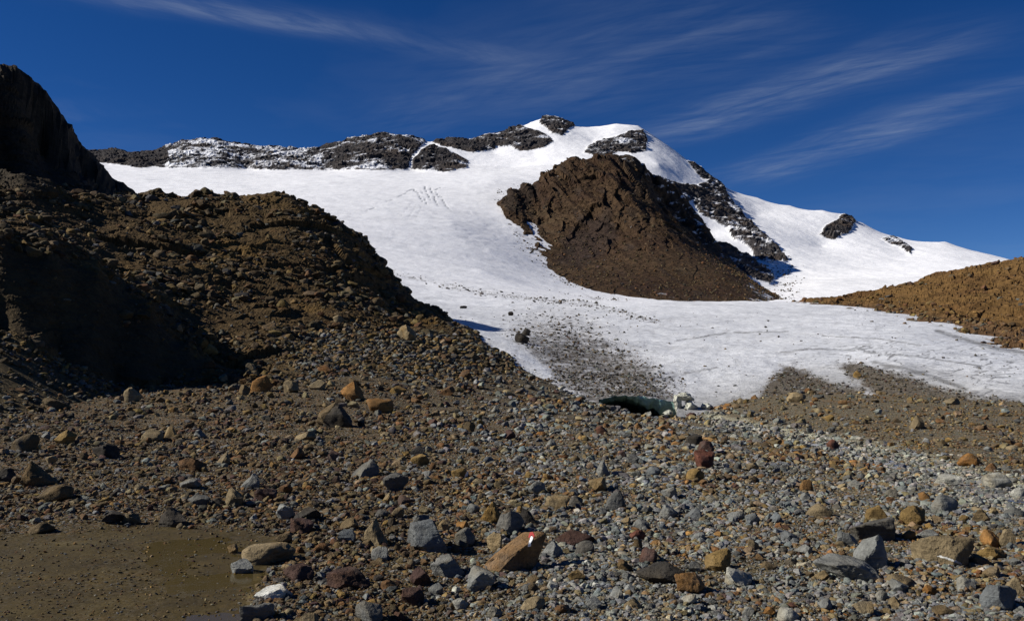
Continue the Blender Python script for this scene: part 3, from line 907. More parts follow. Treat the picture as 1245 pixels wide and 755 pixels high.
hs_ = x + 0.35 * z + 6 * fbm(x / 40, y / 60, z / 40, oct=2, seed=38)
rib1 = facets(hs_ / 30, wsl / 110, z / 90, 21) * 7 + facets(hs_ / 12, wsl / 46, z / 40, 22) * 5
gul = np.abs(fbm(hs_ / 26, wsl / 160, oct=3, seed=39)) * 14
cr = rib1 + gul + facets(x / 8, y / 9, z / 7, 23) * 1.8
butt.push(n, cr * (1 - 0.85 * low_) * 0.64 * (1 - 0.85 * sstep(bpx, 835, 885)))
n = butt.normals()
b1 = fbm(x / 70, y / 70, z / 50, oct=4, seed=25)
b2_ = fbm(x / 14, y / 14, z / 14, oct=4, seed=26)
c = np.broadcast_to(np.array([.125, .078, .045]), x.shape + (3,)).copy()
c = lerp(c, (.085, .048, .032), sstep(b1 + 0.4 * b2_, 0.0, 0.4) * 0.9)
c = lerp(c, (.15, .105, .062), sstep(-b1 + 0.5 * b2_, 0.1, 0.5) * 0.7)
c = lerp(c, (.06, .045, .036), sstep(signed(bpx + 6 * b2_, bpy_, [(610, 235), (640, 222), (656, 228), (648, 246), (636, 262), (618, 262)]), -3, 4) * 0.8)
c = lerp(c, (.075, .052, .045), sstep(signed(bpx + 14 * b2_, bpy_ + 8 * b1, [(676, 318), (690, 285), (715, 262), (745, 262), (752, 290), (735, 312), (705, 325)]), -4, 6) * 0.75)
c = lerp(c, (.085, .062, .05), sstep(fbm(hs_ / 11, wsl / 60, oct=4, seed=29), 0.05, 0.35) * 0.8)
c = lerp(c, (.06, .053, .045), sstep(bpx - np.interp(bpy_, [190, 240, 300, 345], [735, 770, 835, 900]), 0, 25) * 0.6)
sn_ = n[..., 2] + 0.3 * fbm(x / 6, y / 6, z / 6, oct=3, seed=27) + 0.28 * fbm(x / 40, y / 40, z / 40, oct=2, seed=28)
back_f = sstep(bpx - np.interp(bpy_, [190, 240, 300, 345], [760, 790, 850, 900]), -20, 40)
c = lerp(c, (.80, .81, .84), sstep(sn_ - 0.92 + 0.24 * back_f + 0.1 * sstep(-polydist(bpx, bpy_, [(p[0], p[1]) for p in crest[:13]], closed=False), -14, 0), 0.20, 0.34))
stv = fbm(bpx / 20 - bpy_ / 16, bpy_ / 5 + bpx / 40, oct=4, seed=30, gain=0.6)
c = lerp(c, (.80, .81, .84), sstep(stv, 0.16, 0.28) * back_f * (1 - sstep(bpy_, 300, 335)))
bcol_ = np.ones(x.shape + (4,))
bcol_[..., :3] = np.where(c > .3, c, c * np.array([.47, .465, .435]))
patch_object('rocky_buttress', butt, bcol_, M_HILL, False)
butt.px, butt.py = butt.pix()

# ================================================================== RIGHT MORAINE HILL
mc = []
mcrest = [(950, 372, 245), (975, 367, 240), (1000, 364, 240), (1030, 361, 238), (1060, 356, 235), (1085, 350, 232), (1100, 346, 230), (1130, 337, 225), (1150, 333, 222), (1175, 326, 220), (1200, 321, 218), (1225, 318, 215), (1245, 315, 212), (1300, 305, 205), (1420, 285, 200)]
for px, py, Y in mcrest:
    mc += [(px, py, Y), (px, py + 18, Y * 1.2), (px, py + 45, Y * 1.6)]
mc += [(985, 368, 200), (1040, 370, 185), (1080, 374, 170), (1120, 388, 135), (1150, 398, 115), (1180, 408, 100), (1245, 425, 84), (1420, 440, 75), (1080, 392, 140), (1150, 425, 95), (1245, 455, 68), (1420, 480, 60), (980, 378, 180), (940, 380, 210),
       (1100, 362, 190), (1150, 360, 175), (1200, 350, 175), (1245, 345, 170), (1150, 380, 140), (1200, 385, 130), (1245, 385, 122), (1420, 370, 120), (1420, 320, 165)]
mor = Patch(mc)
mor.grid(940, 1420, 300, rows(60, (80, 20), (245, 170), (390, 10)))
x, y, z = mor.X, mor.Y, mor.Z
n = mor.normals()
mor.push(n, fbm(x / 12, y / 12, z / 9, oct=5, seed=33, gain=0.6) * 2.4 + facets(x / 3.4, y / 3.4, z / 3, 34) * 0.45 + facets(x / 1.4, y / 1.4, z / 1.3, 35) * 0.25)
m1 = fbm(x / 14, y / 14, z / 8, oct=4, seed=36)
c = np.broadcast_to(np.array([.17, .105, .042]), x.shape + (3,)).copy()
c = lerp(c, (.12, .065, .03), sstep(m1, 0.0, 0.4) * 0.8)
c = lerp(c, (.20, .135, .055), sstep(-m1, 0.1, 0.45) * 0.7)
mpx, mpy = mor.pix()
foot = sstep(mpy - np.interp(mpx, [960, 1060, 1150, 1245], [362, 364, 378, 395]), 0, 14)
c = lerp(c, (.13, .085, .055), foot * 0.7)
mcol = np.ones(x.shape + (4,))
mcol[..., :3] = c * np.array([.80, .74, .66])
patch_object('moraine_hill', mor, mcol, M_MORAINE, False)
mor.px, mor.py = mpx, mpy
print('terrain', time.time() - T0)
# ================================================================== ICE CAVE AT THE SNOUT
M_TEAL = plain_mat('blue_green_ice', (.27, .45, .40, 1), 0.25, 0.5, (3.0, 0.15), (2.0, 0.35))
M_WHITEICE = plain_mat('white_ice', (.40, .40, .33, 1), 0.35, 0.4, (6.0, 0.12), (2.6, 0.55))
ns, ntv = 60, 26
CV = np.zeros((ntv, ns, 3))
lipx = np.linspace(724, 824, ns)
lipy = np.interp(lipx, [p[0] for p in LIP], [p[1] for p in LIP]) - 1.0 + 4.2 * fbm(lipx / 6.0, lipx * 0, oct=4, seed=90, gain=0.7)
for i in range(ns):
    s_ = i / (ns - 1)
    x0, y0, z0 = P(lipx[i], lipy[i], LIPY + 0.1)
    for j in range(ntv):
        t = j / (ntv - 1)
        drop = (0.10 + 0.75 * sstep(np.array(s_), 0.25, 1.0)) * min(1, t / 0.12) + 0.9 * t + 0.35 * max(0, t - 0.5)
        yy = -0.15 + 8.5 * t ** 1.4
        CV[j, i] = (x0 * (1 + yy / LIPY), y0 + yy, z0 + 0.06 - drop)
CV[..., 1] += 0.35 * fbm(CV[..., 0] * 1.5, CV[..., 2] * 2.5, oct=4, seed=92, gain=0.65)
CV[..., 2] += (0.30 * fbm(CV[..., 0] * 1.2, CV[..., 1] * 1.0, oct=4, seed=91) + 0.12 * facets(CV[..., 0] * 1.8, CV[..., 1] * 1.2, CV[..., 2] * 2, 93)) * sstep(np.linspace(0, 1, ntv)[:, None] * np.ones((1, ns)), 0, 0.2)
me = mesh_from('ice_cave', CV.reshape(-1, 3), grid_faces(ntv, ns).reshape(-1, 4), M_TEAL)
o = link('ice_cave', me, kind='structure')

# ================================================================== STONES
VALL = np.concatenate(ALLV)
apx, apy = proj(VALL[:, 0], VALL[:, 1], VALL[:, 2])
okv = (apx > -80) & (apx < 1330) & (apy > 120) & (apy < 860) & (VALL[:, 1] > 2)
VALL, apx, apy = VALL[okv], apx[okv], apy[okv]
BIN = 3.0
bins = {}
bi = np.floor(apx / BIN).astype(int)
bj = np.floor(apy / BIN).astype(int)
order = np.lexsort((VALL[:, 1], bj, bi))
for k_ in order[::-1]:                         # nearest vertex of every bin is written last and stays
    bins[(bi[k_], bj[k_])] = k_


def surface(px, py):
    """nearest point of the terrain that shows at this place"""
    best, bd = None, 1e9
    i0, j0 = int(math.floor(px / BIN)), int(math.floor(py / BIN))
    for r in (1, 2, 4):
        for i in range(i0 - r, i0 + r + 1):
            for j in range(j0 - r, j0 + r + 1):
                k_ = bins.get((i, j))
                if k_ is not None:
                    d = (apx[k_] - px) ** 2 + (apy[k_] - py) ** 2 + 0.0 * VALL[k_, 1]
                    if d < bd:
                        bd, best = d, k_
        if best is not None:
            break
    v = VALL[best]
    return P(px, py, float(v[1]))


def ico(sub):
    b = bmesh.new()
    bmesh.ops.create_icosphere(b, subdivisions=sub, radius=1)
    V = np.array([v.co[:] for v in b.verts])
    b.verts.index_update()
    Fc = np.array([[v.index for v in f.verts] for f in b.faces], np.int32)
    b.free()
    return V / np.linalg.norm(V, axis=1, keepdims=True), Fc


ICO = {i: ico(i) for i in (1, 2, 3, 4, 5)}


def stone_verts(sub, shape, seed, rough=1.0):
    r = np.random.default_rng(seed)
    D, Fc = ICO[sub]
    npl = {'b': 11, 'f': 9, 'p': 9, 'r': 22}[shape]
    N = r.normal(size=(npl, 3))
    N /= np.linalg.norm(N, axis=1, keepdims=True)
    h = r.uniform(0.55, 1.0, npl)
    Q_ = np.linalg.qr(r.normal(size=(3, 3)))[0]
    N = np.concatenate([N, Q_, -Q_])
    h = np.concatenate([h, r.uniform(0.8, 1.05, 6)])
    dots = D @ N.T
    ri = h[None, :] / np.maximum(dots, 1e-3)
    k_ = {'b': 60.0, 'f': 60.0, 'p': 60.0, 'r': 11.0}[shape]
    R = (ri ** -k_).sum(1) ** (-1 / k_)
    V = D * R[:, None]
    q = V + r.uniform(-20, 20, 3)
    nz = fbm(q[:, 0] * 1.7, q[:, 1] * 1.7, q[:, 2] * 1.7, oct=2, seed=seed % 97) * 0.13
    if sub >= 3:
        nz = nz + facets(q[:, 0] * 2.6, q[:, 1] * 2.6, q[:, 2] * 2.6, seed % 89) * 0.045 + fbm(q[:, 0] * 7, q[:, 1] * 7, q[:, 2] * 7, oct=2, seed=seed % 83) * 0.035
    V = V * (1 + rough * nz)[:, None]
    if shape == 'p':
        t = np.clip(V[:, 2:3], -1, 1)
        V = V * np.concatenate([1 - 0.5 * (t + 0.2), 1 - 0.5 * (t + 0.2), np.ones_like(t)], 1)
    lo, hi = V.min(0), V.max(0)
    return (V - (lo + hi) / 2) / ((hi - lo) / 2), Fc


COLS = {'grey': (.155, .158, .145), 'bluegrey': (.128, .140, .142), 'pale': (.28, .275, .235), 'tan': (.195, .150, .084), 'ochre': (.180, .118, .042), 'orange': (.205, .106, .034),
        'rust': (.128, .068, .029), 'red': (.115, .045, .030), 'maroon': (.064, .038, .031), 'dark': (.040, .036, .030), 'brown': (.106, .077, .040), 'black': (.024, .022, .020), 'darkgrey': (.086, .086, .079),
        'white': (.46, .46, .42)}
WORD = {'grey': 'grey', 'bluegrey': 'blue-grey', 'pale': 'pale', 'tan': 'tan', 'ochre': 'ochre', 'orange': 'orange', 'rust': 'rusty', 'red': 'red', 'maroon': 'maroon',
        'dark': 'dark', 'brown': 'brown', 'black': 'black', 'darkgrey': 'dark grey', 'white': 'white'}
# centre px, centre py, width, height, colour, shape, label ('' = described from its look and its neighbours), short name as a landmark
H = """
442 573 36 22 grey p|grey wedge-shaped stone alone on brown gravel, left of centre|the grey wedge stone
481 588 30 20 darkgrey b|
457 650 30 30 tan p|upright tan stone just left of the big blue-grey slab|the upright tan stone
518 655 58 32 bluegrey f|big pale blue-grey slab lying left of the painted boulder|the blue-grey slab
565 654 24 19 grey r|
602 661 22 22 tan b|
545 691 40 21 grey f|grey-tan slab in front of the blue-grey slab|
587 706 36 22 grey b|striped grey stone touching the front foot of the painted boulder|the striped grey stone
620 637 34 24 grey b|grey block just behind the painted boulder|
598 626 26 26 ochre b|
645 632 24 20 black b|black shaded block right behind the painted boulder|
678 615 28 18 tan b|tan block with dark right face, behind and right of the painted boulder|the tan block
727 591 24 15 tan b|
734 571 18 18 grey p|
748 613 27 23 darkgrey b|
653 594 21 13 grey f|
449 746 38 22 darkgrey b|dark grey block at the bottom edge, left of centre|the block at the bottom edge
425 706 52 19 maroon f|long dark maroon slab in front of the upright tan stone|the maroon slab
511 702 24 19 maroon b|
501 727 28 18 maroon b|
697 655 48 16 maroon f|flat maroon slab lying right of the painted boulder|the flat maroon slab
806 698 62 22 dark f|long black shaded slab right of the painted boulder|the black slab
749 724 18 14 grey b|
421 653 22 14 bluegrey b|
424 640 25 14 brown f|
560 577 22 13 ochre b|ochre stone with a small white paint dab, in the middle of the scree|the ochre stone with the white dab
617 530 18 12 maroon b|maroon stone with a pale paint dab, below the ice cave's left|the maroon stone with the pale dab
510 561 22 13 ochre b|
507 550 20 12 dark b|
671 670 27 18 grey b|
711 668 24 16 darkgrey r|
646 736 32 14 tan f|flat tan slab near the bottom edge, in front of the painted boulder|
511 633 20 12 grey b|
461 675 22 17 grey b|
602 747 20 14 grey b|
412 510 40 26 dark b|
401 507 46 27 brown p|large ochre-brown boulder at the left foot of the scree slope|the ochre-brown boulder
427 477 30 21 orange b|orange boulder behind the ochre-brown boulder|
461 494 32 15 orange r|smooth rounded orange boulder right of the ochre-brown boulder|the round orange boulder
493 406 26 18 tan b|tan block sitting on the scree below the dark rocky hill|the tan block under the hill
565 458 18 13 rust b|rusty stone on the rim of the scree, close to the dirty ice|
484 475 20 9 ochre b|
545 476 17 10 rust b|
602 498 11 8 grey p|
732 524 15 10 red b|small red stone below the left end of the ice cave|
808 522 21 9 orange f|
317 469 25 20 orange r|orange-tan boulder, tallest of those under the dark hill|the tall orange-tan boulder
251 424 23 10 ochre r|ochre stone at the tip of the deep shadow under the hill|
307 449 18 12 tan b|
353 471 20 13 tan b|
385 469 21 12 tan b|
395 450 20 11 rust b|
412 389 16 9 tan b|
160 481 20 16 tan b|grey-tan stone below the black shadow, left side|
67 493 34 13 brown f|low brown slab at the left, below the black shadow|the low brown slab
270 460 14 9 tan b|
297 475 14 12 brown b|
45 579 46 28 brown p|brown pyramid-shaped boulder near the left edge|the brown pyramid boulder
67 601 36 17 brown r|rounded brown boulder in front of the pyramid-shaped one|
27 540 30 19 brown r|
79 533 25 16 ochre b|
125 551 34 18 black b|black shaded boulder behind the mud flat, left side|the black boulder
184 531 26 14 tan r|
207 528 19 17 tan p|
233 567 31 15 rust b|
270 560 18 13 tan b|
304 586 27 16 grey p|
285 606 22 19 tan b|
324 603 27 15 maroon f|
347 595 16 10 rust b|
361 552 18 13 rust p|
241 610 26 14 grey b|
208 630 44 20 dark p|dark brown boulder at the back edge of the mud flat|the dark boulder on the mud flat
157 632 22 13 tan b|
135 630 24 11 dark b|
283 667 14 9 ochre b|small ochre stone alone on the wet mud|
324 676 60 22 tan r|long two-toned tan boulder lying in the wet mud|the long boulder in the mud
293 691 26 14 grey b|
330 724 44 15 white f|whitish flat slab at the right rim of the muddy puddle|the whitish slab
311 747 40 20 grey b|grey block at the bottom edge beside the muddy puddle|
349 626 24 19 grey b|
374 627 32 14 dark b|
366 642 27 18 maroon b|
361 699 38 17 maroon f|
407 709 22 16 maroon b|
374 754 24 14 tan b|
50 642 30 11 brown r|
170 595 17 10 tan b|
229 588 24 10 grey b|
243 530 15 12 grey b|
371 531 24 11 tan f|
5 579 30 15 dark b|
1059 676 46 40 grey b|large upright grey boulder at the lower right|the upright grey boulder
1032 696 64 24 grey f|broad flat grey slab in front of the upright grey boulder|the broad grey slab
1148 674 58 34 tan b|tan-grey slab with a white quartz streak, lower right|the slab with the white streak
1064 647 56 27 darkgrey f|long dark grey rock behind the upright grey boulder|the long dark grey rock
1030 656 24 18 grey b|
875 683 32 25 ochre b|jagged ochre-brown stone right of the black slab|the jagged ochre stone
839 710 38 21 orange b|orange stone in front of the black slab's right end|the orange stone
901 705 36 25 pale b|
1150 615 32 21 grey r|smooth grey boulder on the right, below the pale stream bed|the smooth grey boulder
1112 629 34 22 ochre b|
1066 626 26 18 ochre b|
998 624 34 17 tan r|
1207 657 24 19 orange r|
1226 658 22 22 tan b|
1213 586 32 17 pale r|pale rounded boulder in the stream bed at the right edge|the pale boulder in the stream bed
1154 585 28 13 pale f|
1180 560 28 14 orange r|orange boulder on the far side of the stream bed|the orange boulder across the stream
858 561 26 22 red b|red block standing below the right end of the ice cave|the red block
861 546 20 17 maroon b|dark maroon block standing on top behind the red block|
845 538 20 16 dark b|
846 580 22 16 ochre r|
1014 542 18 12 red b|dark red stone in the middle of the stream bed|the dark red stone
1116 515 18 16 tan p|
970 485 22 13 tan b|tan boulder alone below the dark debris tongue on the ice|the tan boulder below the ice
1043 456 10 9 ochre b|small ochre stone up on the right debris tongue|
1160 489 22 9 tan f|
812 624 24 15 grey b|
845 627 24 15 bluegrey p|
1197 630 24 17 brown b|
1106 652 16 11 orange r|
1134 654 30 13 grey f|
1216 729 44 29 bluegrey b|large blue-grey boulder in the lower right corner|the corner boulder
1235 719 26 26 tan b|
1191 683 22 13 brown b|
1208 675 30 15 ochre b|
961 750 28 16 pale r|
938 744 16 10 orange b|
1097 708 30 13 tan r|
1093 714 20 12 grey b|
1132 719 17 11 orange b|
838 729 18 11 pale r|
1175 711 24 15 pale b|
982 592 18 14 orange b|
1125 604 15 9 orange b|
943 631 16 12 bluegrey b|
895 628 20 11 grey r|
916 632 18 14 bluegrey b|
877 664 14 9 white r|small white egg-shaped stone among grey rubble|the white egg stone
916 663 14 12 tan b|
1207 698 20 13 tan b|
1000 700 16 10 tan b|
635 412 17 12 black b|black rock standing alone on the dirty ice|the black rock on the ice
639 404 12 9 black p|smaller black rock touching the back of the black rock on the ice|
621 381 7 4 black b|
563 374 9 4 black f|
776 652 22 12 red f|
788 677 22 15 maroon b|
760 690 18 11 brown b|
845 690 16 11 grey b|
700 700 20 9 ochre f|
722 735 20 12 grey b|
684 742 18 10 rust b|
770 735 22 11 tan f|
560 735 22 11 pale b|
530 718 18 11 grey b|
474 712 22 11 rust b|
390 668 20 10 rust f|
345 655 20 9 brown f|
910 745 16 10 grey b|
1050 740 24 12 tan f|
1150 745 26 13 brown b|
1005 735 20 11 grey f|
980 670 24 12 grey f|
960 655 22 13 bluegrey b|
935 690 18 10 brown b|
1085 600 14 9 grey b|
1040 590 16 9 pale b|
1235 625 22 13 grey r|
1240 600 18 12 pale r|
1190 610 18 11 pale b|
700 560 14 10 brown b|
575 548 14 9 grey b|
630 560 14 10 grey b|
770 560 16 12 darkgrey b|
795 575 18 12 bluegrey b|
700 610 18 12 darkgrey b|
815 600 18 12 grey b|
780 640 20 13 grey b|
850 655 18 12 grey r|
575 620 16 12 grey b|
540 640 16 11 tan b|
"""
items = []
for ln in H.strip().splitlines():
    a_, *rest = ln.split('|')
    px, py, w, h, cname, shp = a_.split()
    items.append(dict(px=float(px), py=float(py), w=float(w), h=float(h), c=cname, s=shp, label=rest[0] if rest else '', lm=rest[1] if len(rest) > 1 else ''))
nh = len(items)
# more stones of the scree, each one its own object, where the photograph is strewn with them
tries = 0
MIX_R = ['grey'] * 6 + ['bluegrey'] * 4 + ['darkgrey'] * 3 + ['tan'] * 3 + ['ochre', 'rust', 'orange', 'brown', 'brown', 'pale', 'pale', 'maroon']
MIX_L = ['brown'] * 5 + ['tan'] * 3 + ['grey'] * 4 + ['darkgrey'] * 2 + ['rust'] * 2 + ['ochre', 'maroon', 'maroon', 'dark']
while len(items) < 298 and tries < 6000:
    tries += 1
    px = random.uniform(5, 1240)
    py = random.triangular(500, 752, 640)
    if px < 350 and py > 618:
        continue
    if px < 420 and random.random() < 0.55:
        continue
    w = (10 + 8 * random.random() ** 2) * (0.75 + 0.4 * (py - 500) / 250)
    h = w * random.uniform(0.5, 0.85)
    if any(abs(px - q['px']) < (w + q['w']) * 0.45 and abs(py - q['py']) < (h + q['h']) * 0.45 for q in items):
        continue
    if 575 < px < 760 and 640 < py < 705 or py < 525 and px > 700:
        continue
    items.append(dict(px=px, py=py, w=w, h=h, c=random.choice(MIX_R if px > 520 + 100 * random.uniform(-1, 1) else MIX_L), s=random.choice('bbbbffrp'), label='', lm=''))
MAINB = dict(px=624.0, py=677.0, w=84.0, h=50.0, lm='the painted boulder')
lms = [q for q in items if q['lm']] + [MAINB]


def size_word(w):
    return 'large' if w >= 34 else ('' if w >= 22 else ('small' if w >= 14 else 'very small'))


SHW = {'b': 'angular stone', 'f': 'flat stone', 'p': 'pointed stone', 'r': 'rounded stone'}
used = {q['label'] for q in items if q['label']}


def describe(q):
    cand = sorted((l for l in lms if l is not q), key=lambda l: math.hypot(l['px'] - q['px'], 1.6 * (l['py'] - q['py'])))
    head = ' '.join(t for t in (size_word(q['w']), WORD[q['c']], SHW[q['s']]) if t)
    opts = []
    for l in cand[:5]:
        dx, dy = q['px'] - l['px'], q['py'] - l['py']
        dist = math.hypot(dx, dy)
        near = 'just ' if dist < 0.5 * l['w'] + q['w'] * 0.5 + 22 else ('well ' if dist > 110 else '')
        lr = 'left of' if dx < 0 else 'right of'
        fb = 'behind' if dy < 0 else 'in front of'
        if abs(dx) > 2.0 * abs(dy):
            rel = near + lr
        elif abs(dy) > 1.2 * abs(dx):
            rel = near + fb
        else:
            rel = near + ('behind and ' if dy < 0 else 'in front and ') + lr
        opts.append(head + ' ' + rel + ' ' + l['lm'])
    for i_ in range(len(cand[:3])):
        for j_ in range(i_ + 1, 4):
            opts.append(head + ' near both ' + cand[i_]['lm'] + ' and ' + cand[j_]['lm'])
    for o_ in opts:
        if o_ not in used and 4 <= len(o_.split()) <= 16:
            used.add(o_)
            return o_
    return None


LIB = []
for i_ in range(24):
    shp = 'bbfprbfr'[i_ % 8]
    V, Fc = stone_verts(3, shp, 500 + i_)
    me = mesh_from('stone', V, Fc, M_STONE, smooth=True, k=3)
    me.set_sharp_from_angle(angle=math.radians(32))
    LIB.append((shp, me))
GROUP = 'loose stones strewn over the scree'
for i_, q in enumerate(items):
    bot = q['py'] + q['h'] / 2
    on_ice = q['py'] < 416 and q['px'] > 540
    X, Y, Z = surface(q['px'], bot - 0.12 * q['h'])
    m_ = Y / F
    w, h = q['w'] * m_, q['h'] * m_
    big_ = q['w'] >= 24
    if big_:
        V, Fc = stone_verts(4 if q['w'] < 50 else 5, q['s'], 1000 + i_)
        me = mesh_from('stone', V, Fc, M_STONE, smooth=True, k=3)
        me.set_sharp_from_angle(angle=math.radians(28))
    else:
        me = random.choice([m2 for s2, m2 in LIB if s2 == q['s']])
    nm = 'boulder' if q['w'] >= 34 else 'stone'
    o = bpy.data.objects.new(nm, me)
    COL.objects.link(o)
    q['o'] = o
    dep = 0.5 * w * random.uniform(0.75, 1.1)
    tw = random.uniform(-0.35, 0.35) if big_ else random.choice([0, math.pi]) + random.uniform(-0.6, 0.6)
    o.scale = (w / 2 * 1.03, dep, h / 2 * 1.45)
    o.rotation_euler = (random.uniform(-0.12, 0.12), random.uniform(-0.1, 0.1), tw)
    o.location = (X, Y + dep * 0.35, Z + h * 0.30)
    c3 = np.array(COLS[q['c']]) * random.uniform(0.85, 1.15)
    o.color = (*c3, 1)
    lab = q['label'] or describe(q)
    o['label'] = lab or (WORD[q['c']] + ' ' + SHW[q['s']] + ' lying in the grey and brown rubble')
    o['category'] = 'boulder' if q['w'] >= 34 else 'stone'
    o['group'] = GROUP
print('heroes', nh, len(items), time.time() - T0)

# ---------------------------------------------------------------- the boulder with the trail mark
BX0, BY0, BZ0 = surface(622, 696)
u_ = BY0 / F
pts = [(-38, -2, 3), (-35, -13, -4), (-36, 10, -3), (-22, -19, -5), (-6, -16, 12), (10, -15, 28), (20, -12, 34), (-14, -4, 21), (-22, 8, 17), (2, 2, 35), (14, 12, 44), (34, 3, 47), (42, 6, 44), (43, 14, 40), (41, 0, 43), (36, 22, 38), (2, 24, 30), (24, 0, -3), (30, 10, 4), (24, 26, -4), (-26, 24, -3), (0, -10, -5)]
b = bmesh.new()
for p in pts:
    b.verts.new((p[0], p[1], p[2]))
bmesh.ops.convex_hull(b, input=b.verts)
for v in [v for v in b.verts if not v.link_faces]:
    b.verts.remove(v)
bmesh.ops.triangulate(b, faces=b.faces)
bmesh.ops.bevel(b, geom=list(b.edges), offset=1.0, segments=1, affect='EDGES', profile=0.5)
bmesh.ops.triangulate(b, faces=b.faces)
for _ in range(2):
    bmesh.ops.subdivide_edges(b, edges=[e for e in b.edges if e.calc_length() > 3.0], cuts=1, use_grid_fill=True)
    bmesh.ops.triangulate(b, faces=b.faces)
b.normal_update()
co = np.array([v.co[:] for v in b.verts])
no = np.array([v.normal[:] for v in b.verts])
dd = fbm(co[:, 0] / 9, co[:, 1] / 9, co[:, 2] / 9, oct=3, seed=5) * 1.6 + facets(co[:, 0] / 6, co[:, 1] / 6, co[:, 2] / 6, 6) * 0.8
co = (co + no * dd[:, None]) * u_
for v, p in zip(b.verts, co):
    v.co = p
b.normal_update()
me = bpy.data.meshes.new('boulder')
b.to_mesh(me)
bvh = BVHTree.FromBMesh(b)
b.free()
me.materials.append(M_STONE)
me.polygons.foreach_set('use_smooth', np.ones(len(me.polygons), bool))
me.set_sharp_from_angle(angle=math.radians(26))
boulder = link('boulder', me, label='orange-brown leaning boulder with a red and white painted trail mark on its top corner', category='boulder', group=GROUP)
boulder.location = (BX0, BY0 + 10 * u_, BZ0)
boulder.color = (.205, .122, .056, 1)
M_RED = plain_mat('red_paint', (.36, .045, .04, 1), 0.5, 0.4, None, (60, 0.25))
M_WHITE = plain_mat('white_paint', (.85, .85, .83, 1), 0.5, 0.4, None, (60, 0.12))


def painted(parent, bvh, cx, cz, outline, mat, name, unit):
    """paint on the rock: the outline laid onto the surface from in front"""
    bb = bmesh.new()
    vs = []
    grid = 14
    xs = [p[0] for p in outline]
    zs = [p[1] for p in outline]
    X_, Z_ = np.meshgrid(np.linspace(min(xs), max(xs), grid), np.linspace(min(zs), max(zs), grid))
    inn = inpoly(X_, Z_ + 1e-6, outline)
    inn |= polydist(X_, Z_, outline) < (0.25 if unit < 0.1 else 0.015)
    vm = {}
    for i in range(grid):
        for j in range(grid):
            if inn[i, j]:
                hit = bvh.ray_cast(Vector(((cx + X_[i, j]) * unit, -5.0, (cz + Z_[i, j]) * unit)), Vector((0, 1, 0)))
                if hit[0] is not None:
                    vm[i, j] = bb.verts.new(hit[0] + hit[1] * 0.004)
    for i in range(grid - 1):
        for j in range(grid - 1):
            q4 = [vm.get(k2) for k2 in ((i, j), (i, j + 1), (i + 1, j + 1), (i + 1, j))]
            if all(q4):
                bb.faces.new(q4)
    m2 = bpy.data.meshes.new(name)
    bb.to_mesh(m2)
    bb.free()
    m2.materials.append(mat)
    o2 = link(name, m2, parent)
    return o2


o = painted(boulder, bvh, 22, 36, [(-3.2, -4.5), (0.8, -4.5), (1.0, -1.5), (4.6, 4.4), (2.2, 6.0), (-0.6, 1.5)], M_WHITE, 'white_paint_stripe', u_)
o['label'] = 'white painted stripe'
o = painted(boulder, bvh, 22, 36, [(-2.0, 3.6), (0.6, 3.8), (2.4, 6.4), (4.9, 4.2), (6.2, 6.2), (4.2, 9.0), (0.6, 8.6)], M_RED, 'red_paint_stripe', u_)
o['label'] = 'red painted stripe'
# the two smaller dabs further back
for lab, dx_, dz_, pr in (('ochre stone with a small', 0.42, 0.15, 1), ('maroon stone with a pale', -0.15, 0.25, 1)):
    q = next(q for q in items if q['label'].startswith(lab))
    me = q['o'].data
    if me.users > 1:
        me = q['o'].data = me.copy()
    bb = bmesh.new()
    bb.from_mesh(me)
    bv2 = BVHTree.FromBMesh(bb)
    bb.free()
    painted(q['o'], bv2, dx_, dz_, [(-.22, -.4), (.2, -.45), (.26, .4), (-.1, .5)], M_WHITE, 'white_paint_dab', 1.0)

q = next(q for q in items if q['label'].startswith('tan-grey slab with a white'))
bb = bmesh.new()
bb.from_mesh(q['o'].data)
bv2 = BVHTree.FromBMesh(bb)
bb.free()
o = painted(q['o'], bv2, 0.0, 0.0, [(-.45, .10), (-.1, -.04), (.3, -.24), (.40, -.20), (.05, .03), (-.25, .14), (-.40, .20)], plain_mat('quartz', (.40, .40, .37, 1), 0.4, 0.4, None, (25, 0.4)), 'quartz_streak', 1.0)
o['label'] = 'white quartz streak'

# ---------------------------------------------------------------- ice lumps at the right end of the cave
for px, py, w, h, sd_, lab in ((824, 491, 13, 22, 'r', 'tall pale ice lump at the right end of the ice cave'), (840, 495, 19, 15, 'r', 'broad lump of pale ice right of the tall ice lump'), (814, 502, 13, 7, 'r', 'low lump of ice at the foot of the tall ice lump'),
                               (833, 504, 20, 6, 'f', 'flat ice plate lying in front of the ice lumps'), (861, 495, 17, 9, 'r', 'low grey ice lump farthest right at the cave mouth'), (836, 483, 24, 9, 'r', 'ice bridge resting across the top of the ice lumps'),
                               (852, 502, 12, 6, 'b', 'small ice chunk on the gravel below the low grey ice lump')):
    X, Y, Z = P(px, py + h / 2, 50.5)
    V, Fc = stone_verts(4, sd_, int(px * 7 + py), 3.2)
    me = mesh_from('ice_block', V, Fc, M_WHITEICE, smooth=True, k=3)
    o = link('ice_block', me, label=lab, category='ice block', group='ice lumps at the cave mouth')
    o.scale = (w / 2 * Y / F, w / 2 * Y / F * 0.9, h / 2 * Y / F * 1.1)
    o.rotation_euler = (random.uniform(-.3, .3), random.uniform(-.35, .35), random.uniform(-1, 1))
    o.location = (X, Y + 0.2, Z + h / 2 * Y / F * 0.95)

# ================================================================== RUBBLE TOO FINE TO COUNT
PROTO = {}


